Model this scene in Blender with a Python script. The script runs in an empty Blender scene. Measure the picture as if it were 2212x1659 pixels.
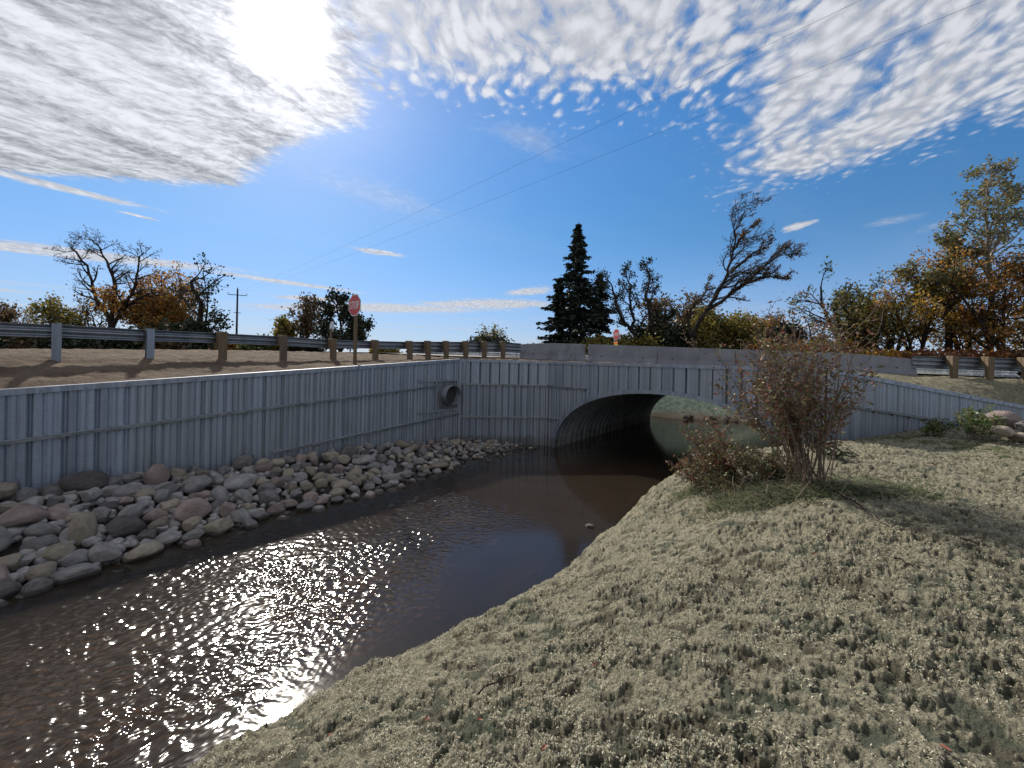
import bpy, math, random
import numpy as np
from mathutils import Matrix, Vector
R = math.radians
scn = bpy.context.scene
col = scn.collection
random.seed(7)
# ------------------------------------------------------------------ camera
ROLL = R(1.27)
cam_d = bpy.data.cameras.new('camera')
cam = bpy.data.objects.new('camera', cam_d); col.objects.link(cam)
cam_d.sensor_width = 36.0; cam_d.lens = 36.0*400/1024; cam_d.shift_y = -0.0206
cam_d.clip_start = 0.05; cam_d.clip_end = 4000
cam.matrix_world = Matrix.Rotation(R(90), 4, 'X') @ Matrix.Rotation(ROLL, 4, 'Z')
scn.camera = cam
scn.view_settings.view_transform = 'Standard'
scn.view_settings.look = 'None'
scn.view_settings.exposure = 0.74
scn.view_settings.gamma = 1.0
scn.cycles.max_bounces = 6; scn.cycles.transparent_max_bounces = 10
scn.cycles.diffuse_bounces = 3; scn.cycles.glossy_bounces = 3
scn.cycles.sample_clamp_indirect = 4.0
scn.cycles.use_denoising = True
scn.render.film_transparent = False
# ------------------------------------------------------------------ world
SUN_EL, SUN_AZ = R(36.0), R(-30.5)
sdir = Vector((math.sin(SUN_AZ)*math.cos(SUN_EL), math.cos(SUN_AZ)*math.cos(SUN_EL), math.sin(SUN_EL)))
K = 0.0011575
def at(u, v, d):
    """a direction seen in the photograph turned into a point at forward distance d"""
    du, dv = u-1106.0, v-784.0; c, s = math.cos(ROLL), math.sin(ROLL)
    return Vector((K*d*(du*c+dv*s), d, K*d*(du*s-dv*c)))
def plane_pt(u, v):
    p = at(u, v, 1.0); return (p.x/p.z, p.y/p.z)

world = bpy.data.worlds.new('World'); scn.world = world; world.use_nodes = True
class NT:
    def __init__(s, nt): s.nt = nt; s.n = nt.nodes; s.l = nt.links
    def node(s, t, **kw):
        n = s.n.new(t)
        for k, v in kw.items(): setattr(n, k, v)
        return n
    def put(s, sock, v):
        if isinstance(v, bpy.types.NodeSocket): s.l.new(v, sock)
        elif v is not None: sock.default_value = v
    def math(s, op, a, b=None, c=None, clamp=False):
        n = s.node('ShaderNodeMath', operation=op, use_clamp=clamp)
        s.put(n.inputs[0], a)
        if b is not None: s.put(n.inputs[1], b)
        if c is not None: s.put(n.inputs[2], c)
        return n.outputs[0]
    def vmath(s, op, a, b=None):
        n = s.node('ShaderNodeVectorMath', operation=op)
        s.put(n.inputs[0], a)
        if b is not None: s.put(n.inputs[1], b)
        return n.outputs['Value'] if op in ('DOT_PRODUCT', 'LENGTH', 'DISTANCE') else n.outputs['Vector']
    def mrange(s, v, a, b, c=0.0, d=1.0, smooth=True):
        n = s.node('ShaderNodeMapRange', interpolation_type='SMOOTHSTEP' if smooth else 'LINEAR')
        s.put(n.inputs[0], v)
        for i, x in enumerate((a, b, c, d)): s.put(n.inputs[i+1], x)
        return n.outputs[0]
    def mapping(s, v, loc=(0,0,0), rot=(0,0,0), sc=(1,1,1), typ='POINT'):
        n = s.node('ShaderNodeMapping', vector_type=typ); s.put(n.inputs[0], v)
        n.inputs['Location'].default_value = loc if typ != 'VECTOR' else (0,0,0)
        n.inputs['Rotation'].default_value = rot; n.inputs['Scale'].default_value = sc
        return n.outputs[0]
    def rs(s, v, deg, sx, sy):
        # stretch along a direction: turn the axis onto x first, then scale
        return s.mapping(s.mapping(v, rot=(0, 0, R(-deg))), sc=(sx, sy, 1))
    def noise(s, v, scale, detail=3, rough=0.5, dist=0.0, lac=2.0):
        n = s.node('ShaderNodeTexNoise'); s.put(n.inputs['Vector'], v)
        s.put(n.inputs['Scale'], scale)
        n.inputs['Detail'].default_value = detail; n.inputs['Roughness'].default_value = rough
        n.inputs['Distortion'].default_value = dist; n.inputs['Lacunarity'].default_value = lac
        return n.outputs['Fac']
    def voronoi(s, v, scale, feature='F1', rand=1.0, out='Distance'):
        n = s.node('ShaderNodeTexVoronoi', feature=feature); s.put(n.inputs['Vector'], v)
        n.inputs['Scale'].default_value = scale; n.inputs['Randomness'].default_value = rand
        return n.outputs[out]
    def mixc(s, f, a, b, blend='MIX'):
        n = s.node('ShaderNodeMix', data_type='RGBA', blend_type=blend)
        s.put(n.inputs[0], f)
        for sock, v in ((n.inputs[6], a), (n.inputs[7], b)):
            if isinstance(v, (tuple, list)) and len(v) == 3: v = (*v, 1)
            s.put(sock, v)
        return n.outputs[2]
    def bump(s, h, strength=0.5, dist=0.02, normal=None):
        n = s.node('ShaderNodeBump'); n.inputs['Strength'].default_value = strength
        n.inputs['Distance'].default_value = dist; s.put(n.inputs['Height'], h)
        if normal is not None: s.put(n.inputs['Normal'], normal)
        return n.outputs[0]

W = NT(world.node_tree); world.node_tree.nodes.clear()
out = W.node('ShaderNodeOutputWorld'); bg = W.node('ShaderNodeBackground')
sky = W.node('ShaderNodeTexSky', sky_type='NISHITA'); sky.sun_disc = False
sky.sun_elevation = SUN_EL; sky.sun_rotation = SUN_AZ
sky.air_density = 1.0; sky.dust_density = 0.25; sky.ozone_density = 2.2; sky.altitude = 400
hs = W.node('ShaderNodeHueSaturation'); hs.inputs['Saturation'].default_value = 1.32; hs.inputs['Value'].default_value = .74
tc = W.node('ShaderNodeTexCoord'); G = tc.outputs['Generated']
sep = W.node('ShaderNodeSeparateXYZ'); W.l.new(G, sep.inputs[0])
gam = W.node('ShaderNodeVectorMath', operation='SCALE'); W.l.new(sky.outputs[0], gam.inputs[0])
W.put(gam.inputs['Scale'], W.mrange(sep.outputs[2], -.02, .5, .44, .80, False))
W.l.new(W.mixc(W.mrange(sep.outputs[2], 0, .32, .85, 0.0), gam.outputs[0], W.mixc(1.0, gam.outputs[0], (.92, 1.0, 1.30), 'MULTIPLY')), hs.inputs['Color'])
zc = W.math('MAXIMUM', sep.outputs[2], 0.025)
comb = W.node('ShaderNodeCombineXYZ')
W.put(comb.inputs[0], W.math('DIVIDE', sep.outputs[0], zc)); W.put(comb.inputs[1], W.math('DIVIDE', sep.outputs[1], zc))
P0 = comb.outputs[0]
# gentle warp of the cloud layer
nw = W.node('ShaderNodeTexNoise'); W.l.new(P0, nw.inputs['Vector']); nw.inputs['Scale'].default_value = 1.6; nw.inputs['Detail'].default_value = 5
wv = W.vmath('SUBTRACT', nw.outputs['Color'], (0.5, 0.5, 0.5))
P = W.vmath('ADD', P0, W.vmath('MULTIPLY', wv, (0.30, 0.30, 0)))
def halfplanes(pts, scale=1.0):
    """signed distance to a convex patch of the cloud layer (points in order, inside on their left)"""
    f = None
    for (x0, y0), (x1, y1) in zip(pts[:-1], pts[1:]):
        dx, dy = x1-x0, y1-y0; L = math.hypot(dx, dy); nx, ny = -dy/L, dx/L
        d = W.math('SUBTRACT', W.vmath('DOT_PRODUCT', P, (nx, ny, 0)), nx*x0+ny*y0)
        f = d if f is None else W.math('MINIMUM', f, d)
    return f
def ellipse(c, rx, ry, rot, src=None):
    m = W.mapping(src or P, loc=(c[0], c[1], 0), rot=(0, 0, R(rot)), sc=(rx, ry, 1), typ='TEXTURE')
    return W.math('SUBTRACT', 1.0, W.vmath('LENGTH', m))
fA = halfplanes([(-.30, -.2), (-.50, 1.62), (-1.15, 2.08), (-1.63, 2.38), (-3.2, 2.33), (-4.2, 2.2)])
fB1 = halfplanes([(3, -.4), (.75, 1.62), (-.1, 1.60), (-.62, 1.45), (-1.2, 1.0), (-.9, -.2)])
fB2 = halfplanes([(2.5, -.3), (2.25, 1.30), (1.95, 1.72), (1.42, 2.42), (1.20, 2.30), (.75, 1.55), (.45, .9)])
# streaky noises
nA1 = W.noise(W.rs(P0, 62, .45, 2.4), 1.7, 6, .58)
nA2 = W.noise(W.rs(P, 20, .85, 1.35), 17, 6, .70, .3)
nB1 = W.noise(W.rs(P, 84, .72, 1.12), 17, 6, .66, .5)
vB = W.voronoi(W.rs(P, 84, .80, 1.12), 22, 'SMOOTH_F1')
nBl = W.noise(W.rs(P, 60, .7, 1.3), 2.6, 3, .5)
def dens(field, k, noises, lo, hi):
    v = W.math('MULTIPLY', field, k); v = W.math('MINIMUM', v, 1.0)
    for n, a in noises:
        v = W.math('MULTIPLY_ADD', W.math('SUBTRACT', n, .5), a, v)
    return W.mrange(v, lo, hi)
dA = dens(fA, 5.0, [(nA1, 1.1), (nA2, 1.0)], 0.0, .62)
nV = W.noise(W.rs(P0, 35, .16, .8), 1.3, 6, .62)
dB1 = dens(fB1, 3.0, [(nB1, 2.2), (vB, -1.7), (nBl, 1.9)], .05, 1.25)
dB2 = dens(fB2, 3.2, [(nB1, 1.7), (vB, -1.3), (nBl, 2.4), (nV, .8)], .0, 1.35)
a0, a1 = plane_pt(0, 520), plane_pt(740, 628)
def band(u0, v0, u1, v1, w):
    a0, a1 = plane_pt(u0, v0), plane_pt(u1, v1)
    c = ((a0[0]+a1[0])/2, (a0[1]+a1[1])/2); L = math.hypot(a1[0]-a0[0], a1[1]-a0[1])/2
    return ellipse(c, L, w, math.degrees(math.atan2(a1[1]-a0[1], a1[0]-a0[0])))
nC = W.noise(W.rs(P0, 48, .35, 2.2), 2.5, 5, .6)
bands = [band(-900, 440, 660, 598, .42), band(380, 575, 790, 635, .26), band(-300, 300, 360, 462, .12), band(250, 455, 350, 478, .04),
         band(745, 528, 885, 560, .10), band(1095, 640, 1195, 618, .32), band(1700, 505, 1780, 470, .10), band(-400, 590, 150, 640, .45), band(440, 664, 1180, 668, .9), band(560, 640, 800, 652, .35), band(860, 660, 1250, 655, .7), band(1500, 700, 2100, 715, .9)]
fC = bands[0]
for b in bands[1:]: fC = W.math('MAXIMUM', fC, b)
dC = dens(fC, 1.6, [(nC, 2.0), (nA2, .9), (nV, .8)], 0.05, 1.05)
# thin high veils: a few faint patches and streaks low over the horizon
nV = W.noise(W.rs(P0, 35, .16, .8), 1.3, 6, .62)
low = W.mrange(sep.outputs[2], .02, .16, 1.0, 0.0)
dV = W.math('MULTIPLY', W.mrange(nV, .42, .72), W.math('MULTIPLY_ADD', low, .90, .06))
veil = [band(980, 250, 1260, 345, .16), band(1830, 495, 2030, 460, .14), band(1930, 515, 2190, 440, .12), band(600, 330, 1000, 500, .3)]
fV = veil[0]
for b in veil[1:]: fV = W.math('MAXIMUM', fV, b)
dV2 = W.math('MULTIPLY', dens(fV, 1.0, [(nA2, 1.2), (nA1, .8)], 0.0, 1.2), .35)
dens_all = W.math('MAXIMUM', W.math('MAXIMUM', dA, dB1), W.math('MAXIMUM', dB2, dC))
dens_all = W.math('MAXIMUM', dens_all, W.math('MAXIMUM', dV, dV2))
dens_all = W.math('MULTIPLY', dens_all, W.math('MULTIPLY_ADD', low, -.25, .93))
dens_all = W.math('MULTIPLY', dens_all, W.mrange(sep.outputs[2], 0.0, .03))
# cloud brightness: thick cores are greyer, the layer glows towards the sun
dotS = W.math('MAXIMUM', W.vmath('DOT_PRODUCT', G, tuple(sdir)), 0.0)
g1 = W.math('POWER', dotS, 900.0); g2 = W.math('POWER', dotS, 80.0); g3 = W.math('POWER', dotS, 9.0)
nS = W.noise(W.rs(P, 60, .26, 1.5), 2.3, 5, .6)
shadeA = W.mrange(W.math('ADD', W.math('MULTIPLY', nA1, .30), W.math('ADD', W.math('MULTIPLY', nS, .62), W.math('MULTIPLY', nA2, .46))), .54, .84, .34, 1.08)
shadeB = W.mrange(W.math('SUBTRACT', W.math('ADD', nB1, .35), vB), .25, .75, .72, 1.0)
useA = W.mrange(fA, -.1, .08)
shade = W.math('ADD', W.math('MULTIPLY', useA, shadeA), W.math('MULTIPLY', W.math('SUBTRACT', 1.0, useA), shadeB))
glow = W.math('MULTIPLY_ADD', g3, .20, W.math('MULTIPLY_ADD', g2, .55, W.math('MULTIPLY', g1, 13.0)))
cb = W.math('MULTIPLY', W.math('MULTIPLY_ADD', glow, 1.0, 1.0), W.math('MULTIPLY', shade, 3.25))
cvec = W.node('ShaderNodeVectorMath', operation='SCALE'); cvec.inputs[0].default_value = (0.97, .985, 1.04); W.put(cvec.inputs['Scale'], cb)
skyg = W.node('ShaderNodeVectorMath', operation='SCALE'); skyg.inputs[0].default_value = (1.0, .99, .94)
W.put(skyg.inputs['Scale'], W.math('MULTIPLY_ADD', g1, 16.0, W.math('MULTIPLY', g2, .4)))
skyc = W.vmath('ADD', W.mixc(W.mrange(sep.outputs[2], 0, .30, .62, 0), hs.outputs[0], (1.75, 2.3, 3.3)), skyg.outputs[0])
final = W.mixc(dens_all, skyc, cvec.outputs[0])
W.l.new(final, bg.inputs['Color']); bg.inputs['Strength'].default_value = 0.14
W.l.new(bg.outputs[0], out.inputs['Surface'])
# ------------------------------------------------------------------ sun
sl = bpy.data.lights.new('sun', 'SUN'); sl.energy = 3.2; sl.angle = R(2.0); sl.color = (1.0, .93, .82)
so = bpy.data.objects.new('sun', sl); col.objects.link(so)
so.rotation_euler = sdir.to_track_quat('Z', 'Y').to_euler()

# ------------------------------------------------------------------ helpers
def tag(o, label=None, cat=None, group=None, kind=None):
    if label: o['label'] = label
    if cat: o['category'] = cat
    if group: o['group'] = group
    if kind: o['kind'] = kind
    return o
def empty(name, loc=(0,0,0), rz=0.0):
    o = bpy.data.objects.new(name, None); o.location = loc; o.rotation_euler = (0, 0, rz)
    o.empty_display_size = .2; col.objects.link(o); return o
def link_mesh(name, V, F, mat, parent=None, smooth=False, mats=None):
    me = bpy.data.meshes.new(name)
    V = np.asarray(V, dtype=np.float32).reshape(-1, 3)
    if isinstance(F, np.ndarray):
        n, k = F.shape
        me.vertices.add(len(V)); me.vertices.foreach_set('co', V.ravel())
        me.loops.add(n*k); me.loops.foreach_set('vertex_index', F.astype(np.int32).ravel())
        me.polygons.add(n); me.polygons.foreach_set('loop_start', np.arange(0, n*k, k, dtype=np.int32))
        me.update(calc_edges=True)
    else:
        me.from_pydata([tuple(map(float, v)) for v in V], [], F); me.update()
    for m in (mats or [mat]): me.materials.append(m)
    if smooth: me.polygons.foreach_set('use_smooth', [True]*len(me.polygons))
    me.validate()
    o = bpy.data.objects.new(name, me); col.objects.link(o)
    if parent is not None: o.parent = parent
    return o
class MB:
    def __init__(s): s.v = []; s.f = []
    def add(s, V, F):
        n = len(s.v); s.v += [tuple(map(float, p)) for p in V]; s.f += [tuple(i+n for i in f) for f in F]; return s
    def box(s, c, sx, sy, sz, ax=(1,0,0), up=(0,0,1), bev=0.0):
        ax = Vector(ax).normalized(); up = Vector(up); ay = up.cross(ax).normalized(); az = ax.cross(ay)
        c = Vector(c); hx, hy, hz = sx/2, sy/2, sz/2
        if bev <= 0:
            V = [c+ax*(i*hx)+ay*(j*hy)+az*(k*hz) for i in (-1,1) for j in (-1,1) for k in (-1,1)]
            F = [(0,1,3,2),(4,6,7,5),(0,4,5,1),(2,3,7,6),(0,2,6,4),(1,5,7,3)]
            return s.add(V, F)
        b = bev; prof = [(-hx,-hy+b),(-hx+b,-hy),(hx-b,-hy),(hx,-hy+b),(hx,hy-b),(hx-b,hy),(-hx+b,hy),(-hx,hy-b)]
        V = []
        for z, sc in ((-hz, 1), (hz-b, 1), (hz, 0)):
            for x, y in prof:
                if not sc: x = x-math.copysign(b, x)*.9; y = y-math.copysign(b, y)*.9
                V.append(c+ax*x+ay*y+az*z)
        F = [tuple(reversed(range(8))), tuple(range(16, 24))]
        for r in (0, 8):
            for i in range(8): j = (i+1) % 8; F.append((r+i, r+j, r+8+j, r+8+i))
        return s.add(V, F)
    def tube(s, pts, rad, k=6, cap=True):
        pts = [Vector(p) for p in pts]; n = len(pts)
        if not hasattr(rad, '__len__'): rad = [rad]*n
        V = []; ref = None
        for i, p in enumerate(pts):
            t = (pts[min(i+1, n-1)]-pts[max(i-1, 0)])
            if t.length < 1e-9: t = Vector((0,0,1))
            t.normalize()
            if ref is None: ref = Vector((0,0,1)) if abs(t.z) < .9 else Vector((1,0,0))
            a = t.cross(ref)
            if a.length < 1e-4: a = t.cross(Vector((.3,.8,.1)))
            a.normalize(); b = t.cross(a); ref = -t.cross(b)*0 + (ref if abs(t.dot(ref)) < .95 else b)
            for q in range(k):
                an = 2*math.pi*q/k; V.append(p+(a*math.cos(an)+b*math.sin(an))*rad[i])
        F = []
        for i in range(n-1):
            for q in range(k): r = (q+1) % k; F.append((i*k+q, i*k+r, (i+1)*k+r, (i+1)*k+q))
        if cap: F.append(tuple(range(k-1, -1, -1))); F.append(tuple((n-1)*k+q for q in range(k)))
        return s.add(V, F)
    def build(s, name, mat, parent=None, smooth=False):
        return link_mesh(name, s.v, s.f, mat, parent, smooth)
# value noise --------------------------------------------------------
def _h(ix, iy, seed):
    n = (ix.astype(np.int64)*374761393+iy.astype(np.int64)*668265263+seed*1442695041) & 0x7fffffff
    n = ((n ^ (n >> 13))*1274126177) & 0x7fffffff
    return ((n ^ (n >> 16)) & 0xffff)/65535.0
def vnoise(x, y, seed=0):
    ix = np.floor(x); iy = np.floor(y); fx = x-ix; fy = y-iy
    fx = fx*fx*(3-2*fx); fy = fy*fy*(3-2*fy)
    a = _h(ix, iy, seed); b = _h(ix+1, iy, seed); c = _h(ix, iy+1, seed); d = _h(ix+1, iy+1, seed)
    return (a*(1-fx)+b*fx)*(1-fy)+(c*(1-fx)+d*fx)*fy
def fbm(x, y, o=4, seed=0, g=.5):
    s = 0; a = 1; t = 0
    for i in range(o): s = s+a*vnoise(x*2**i+17.3*i, y*2**i-9.1*i, seed+i*7); t += a; a *= g
    return s/t
def grid_faces(nr, nc, keep=None):
    i = np.arange(nr-1)[:, None]*nc+np.arange(nc-1)[None, :]
    F = np.stack([i, i+1, i+nc+1, i+nc], -1).reshape(-1, 4)
    if keep is not None: F = F[keep.reshape(-1)]
    return F
# ------------------------------------------------------------------ materials
def pmat(name):
    m = bpy.data.materials.new(name); m.use_nodes = True
    T = NT(m.node_tree); b = m.node_tree.nodes['Principled BSDF']
    return m, T, b
def coords(T, which='Object'): return T.node('ShaderNodeTexCoord').outputs[which]
def simple(name, c1, c2, scale=5, rough=.7, metal=0.0, bump=0.0, bscale=30, bd=.01, detail=5, c3=None, stretch=None, spec=None):
    m, T, b = pmat(name); v = coords(T)
    if stretch: v = T.mapping(v, sc=stretch)
    c = T.mixc(T.mrange(T.noise(v, scale, detail, .6), .3, .7), c1, c2)
    if c3: c = T.mixc(T.mrange(T.noise(v, scale*4.3, 4, .6), .5, .72), c, c3)
    T.put(b.inputs['Base Color'], c); b.inputs['Roughness'].default_value = rough; b.inputs['Metallic'].default_value = metal
    if spec is not None: b.inputs['Specular IOR Level'].default_value = spec
    if bump: T.put(b.inputs['Normal'], T.bump(T.noise(v, bscale, 6, .65), bump, bd))
    return m
def m_galv(name='galvanised_steel', base=(.25, .29, .365), base2=(.35, .40, .48), rough=.45, metal=.55):
    m, T, b = pmat(name); v = coords(T)
    sp = T.voronoi(v, 38, 'F1', 1.0, 'Color'); sx = T.node('ShaderNodeSeparateColor'); T.l.new(sp, sx.inputs[0])
    n = T.noise(T.mapping(v, sc=(1.2, 1.2, .35)), 2.2, 5, .6)
    f = T.math('ADD', T.math('MULTIPLY', n, .8), T.math('MULTIPLY', sx.outputs[0], .22))
    c = T.mixc(T.mrange(f, .3, .8), base, base2)
    st = T.noise(T.mapping(v, sc=(7, 7, .5)), 1.3, 5, .7)
    c = T.mixc(T.mrange(st, .58, .78, 0, .5), c, (.15, .14, .125))
    sv = T.noise(T.mapping(v, sc=(6, 6, .03)), 1.0, 4, .7)
    c = T.mixc(T.mrange(sv, .38, .62, .55, 0), c, (.12, .135, .165))
    dr = T.noise(T.mapping(v, sc=(1, 1, .6)), .9, 4, .6)
    c = T.mixc(T.mrange(dr, .55, .8, 0, .35), c, (.36, .36, .35))
    g = T.node('ShaderNodeNewGeometry'); sp2 = T.node('ShaderNodeSeparateXYZ'); T.l.new(g.outputs['Position'], sp2.inputs[0])
    tn = T.noise(T.mapping(g.outputs['Position'], sc=(2.5, 2.5, .8)), 2.0, 5, .65)
    tide = T.mrange(T.math('MULTIPLY_ADD', tn, -.7, sp2.outputs[2]), -3.6, -3.35, .6, 0)
    c = T.mixc(tide, c, (.085, .075, .062))
    pn = T.voronoi(T.mapping(g.outputs['Position'], sc=(1.1, 1.1, .02)), 1.6, 'F1', 1.0, 'Color'); ps = T.node('ShaderNodeSeparateColor'); T.l.new(pn, ps.inputs[0])
    c = T.mixc(T.mrange(ps.outputs[0], 0, 1, .0, .32, False), c, (.33, .34, .35))
    dn = T.noise(T.mapping(g.outputs['Position'], sc=(3, 3, .6)), 1.7, 6, .75)
    c = T.mixc(T.mrange(dn, .60, .72, 0, .75), c, (.30, .265, .21))
    T.put(b.inputs['Base Color'], c); b.inputs['Metallic'].default_value = metal
    T.put(b.inputs['Roughness'], T.mrange(n, .3, .7, rough-.07, rough+.12))
    T.put(b.inputs['Normal'], T.bump(T.noise(v, 6, 3, .5), .12, .02))
    return m
M_GALV = m_galv()
M_WALE = m_galv('wale_steel', (.30, .33, .38), (.40, .43, .48), .45, .4)
M_RAIL = m_galv('guardrail_steel', (.17, .20, .24), (.27, .30, .34), .34, .8)
M_DARKSTEEL = simple('weathered_shaded_steel', (.16, .17, .19), (.28, .29, .31), 4, .5, .7, .2)  # bolts and plates; also the painted shade of the wale webs
M_BARREL = m_galv('culvert_plate', (.24, .26, .29), (.36, .38, .41), .5, .5)
M_WOOD = simple('treated_timber', (.155, .108, .06), (.10, .07, .042), 3.0, .8, 0, .5, 60, .006, stretch=(6, 6, .6), c3=(.15, .105, .06))
M_WOOD2 = simple('dark_timber', (.085, .06, .045), (.15, .11, .075), 3.0, .8, 0, .5, 60, .006, stretch=(6, 6, .6))
M_PAINT_R = simple('red_sign_paint', (.50, .035, .035), (.42, .03, .03), 2, .4)
M_PAINT_W = simple('white_sign_paint', (.75, .75, .75), (.68, .68, .68), 2, .4)
M_ORANGE = simple('orange_sign_sheet', (.85, .25, .02), (.8, .2, .02), 2, .5)
M_YELLOW = simple('yellow_sign_sheet', (.8, .55, .03), (.75, .5, .03), 2, .5)
M_SIGNBACK = simple('bare_aluminium', (.55, .56, .58), (.62, .63, .65), 3, .45, .6)
def m_conc():
    m, T, b = pmat('cast_concrete'); v = coords(T)
    c = T.mixc(T.mrange(T.noise(v, 1.3, 6, .6), .3, .7), (.165, .172, .195), (.225, .235, .26))
    c = T.mixc(T.mrange(T.noise(T.mapping(v, loc=(3,1,2), sc=(1.5,1.5,.9)), 1.1, 3, .5, .6), .55, .66, 0, .5), c, (.095, .095, .105))
    c = T.mixc(T.mrange(T.noise(v, 55, 2, .5), .62, .75, 0, .4), c, (.08, .08, .085))
    T.put(b.inputs['Base Color'], c); b.inputs['Roughness'].default_value = .85
    T.put(b.inputs['Normal'], T.bump(T.noise(v, 45, 5, .6), .25, .006)); return m
M_CONC = m_conc()
M_HOLE = simple('recess_shadow_rubber', (.03, .03, .03), (.05, .05, .05), 5, .9)  # near-black painted for shade inside openings; also colours the blockouts
def m_leaf(name, cols, trans=.35, rough=.6):
    m, T, b = pmat(name); m.node_tree.nodes.remove(b)
    g = T.node('ShaderNodeNewGeometry'); r = g.outputs['Random Per Island']
    ramp = T.node('ShaderNodeValToRGB'); cr = ramp.color_ramp; cr.interpolation = 'CONSTANT'
    cr.elements[0].position = 0; cr.elements[0].color = (*cols[0], 1)
    cr.elements[1].position = 1/len(cols); cr.elements[1].color = (*cols[1 % len(cols)], 1)
    for i in range(2, len(cols)):
        e = cr.elements.new(i/len(cols)); e.color = (*cols[i], 1)
    T.l.new(r, ramp.inputs[0])
    d = T.node('ShaderNodeBsdfDiffuse'); t = T.node('ShaderNodeBsdfTranslucent'); gl = T.node('ShaderNodeBsdfGlossy')
    gl.inputs['Roughness'].default_value = .45; gl.inputs['Color'].default_value = (.6, .6, .6, 1)
    T.l.new(ramp.outputs[0], d.inputs[0]); T.l.new(ramp.outputs[0], t.inputs[0])
    mx = T.node('ShaderNodeMixShader'); mx.inputs[0].default_value = trans
    T.l.new(d.outputs[0], mx.inputs[1]); T.l.new(t.outputs[0], mx.inputs[2])
    mx2 = T.node('ShaderNodeMixShader'); mx2.inputs[0].default_value = .05
    T.l.new(mx.outputs[0], mx2.inputs[1]); T.l.new(gl.outputs[0], mx2.inputs[2])
    T.l.new(mx2.outputs[0], m.node_tree.nodes['Material Output'].inputs[0]); return m
BARK = simple('dark_bark', (.022, .018, .016), (.045, .036, .030), 4, .95, 0, .4, 20, .03, spec=.1)
BARK_L = simple('pale_bark', (.17, .15, .12), (.26, .235, .20), 3, .9, 0, .3, 20, .02)
TWIG = simple('twig_bark', (.09, .065, .05), (.15, .11, .085), 9, .85)
STEM = simple('shrub_stem', (.10, .07, .052), (.17, .13, .10), 9, .8)
L_GREEN = m_leaf('green_leaves', [(.085, .115, .035), (.12, .145, .04), (.06, .085, .03), (.16, .165, .045)], .4)
L_DARK = m_leaf('dark_leaves', [(.020, .034, .016), (.030, .045, .020), (.040, .048, .022), (.025, .030, .018)], .15)
L_OLIVE = m_leaf('olive_leaves', [(.16, .15, .035), (.24, .19, .04), (.11, .12, .035), (.30, .22, .045)], .45)
L_ORANGE = m_leaf('orange_leaves', [(.42, .19, .035), (.34, .14, .03), (.46, .25, .045), (.20, .11, .035), (.18, .14, .035)], .6)
L_GOLD = m_leaf('gold_leaves', [(.52, .30, .04), (.44, .21, .03), (.30, .21, .04), (.58, .38, .06), (.20, .16, .04)], .6)
L_BROWN = m_leaf('brown_leaves', [(.14, .085, .045), (.10, .065, .038), (.18, .12, .055), (.08, .07, .035)], .4)
L_RUST = m_leaf('rust_leaves', [(.24, .085, .04), (.18, .065, .035), (.30, .13, .05), (.12, .07, .035)], .45)
L_SHRUB = m_leaf('shrub_leaves', [(.17, .075, .05), (.13, .06, .042), (.20, .11, .065), (.15, .11, .06), (.24, .085, .055), (.13, .14, .05), (.26, .20, .13), (.09, .05, .038), (.18, .19, .07), (.12, .12, .05)], .35)
L_SPRUCE = m_leaf('spruce_needles', [(.014, .024, .018), (.020, .032, .022), (.012, .018, .015), (.028, .036, .024)], .05)
L_GRASS = m_leaf('dry_grass', [(.16, .17, .10), (.20, .19, .11), (.09, .13, .07), (.26, .24, .15), (.06, .10, .055)], .2)
L_WEED = m_leaf('weed_leaves', [(.10, .17, .05), (.16, .20, .06), (.07, .11, .04), (.20, .17, .08)], .35)
L_WEED2 = m_leaf('mixed_weed_leaves', [(.08, .10, .04), (.12, .13, .05), (.05, .065, .03), (.16, .14, .07), (.17, .09, .05), (.10, .085, .045)], .3)
def m_bank():
    m, T, b = pmat('hydromulch'); v = coords(T)
    n1 = T.noise(v, 22, 7, .7); n2 = T.noise(v, 1.2, 4, .6); n3 = T.noise(v, 75, 4, .7); n4 = T.noise(v, 6.0, 5, .65)
    c = T.mixc(T.mrange(n1, .36, .64), (.20, .185, .135), (.42, .385, .28))
    c = T.mixc(T.mrange(n2, .48, .70, 0, .4), c, (.23, .24, .165))
    c = T.mixc(T.mrange(n4, .52, .68, 0, .65), c, (.095, .125, .088))
    c = T.mixc(T.mrange(n3, .52, .66, 0, .85), c, (.035, .045, .036))
    c = T.mixc(T.mrange(T.noise(T.mapping(v, loc=(1, 7, 0)), 15, 4, .6), .58, .68, 0, .4), c, (.08, .095, .07))
    c = T.mixc(T.mrange(T.noise(T.mapping(v, loc=(5, 2, 0)), 34, 3, .6), .66, .72, 0, .75), c, (.48, .45, .34))
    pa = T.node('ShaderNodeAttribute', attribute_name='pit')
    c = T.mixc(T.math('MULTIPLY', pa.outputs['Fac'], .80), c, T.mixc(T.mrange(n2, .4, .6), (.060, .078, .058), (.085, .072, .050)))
    sep = T.node('ShaderNodeSeparateXYZ'); T.l.new(v, sep.inputs[0])
    wet = T.mrange(T.math('MULTIPLY_ADD', n4, .10, sep.outputs[2]), -3.46, -3.36, 1, 0)
    c = T.mixc(T.math('MULTIPLY', wet, .7), c, (.06, .055, .04))
    T.put(b.inputs['Base Color'], c); T.put(b.inputs['Roughness'], T.mrange(wet, 0, 1, .92, .4)); b.inputs['Specular IOR Level'].default_value = .15
    h = T.math('ADD', T.math('MULTIPLY', n3, .5), T.math('MULTIPLY', T.noise(v, 42, 5, .7), 1.0))
    T.put(b.inputs['Normal'], T.bump(h, 1.0, .045)); return m
M_BANK = m_bank()
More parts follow.
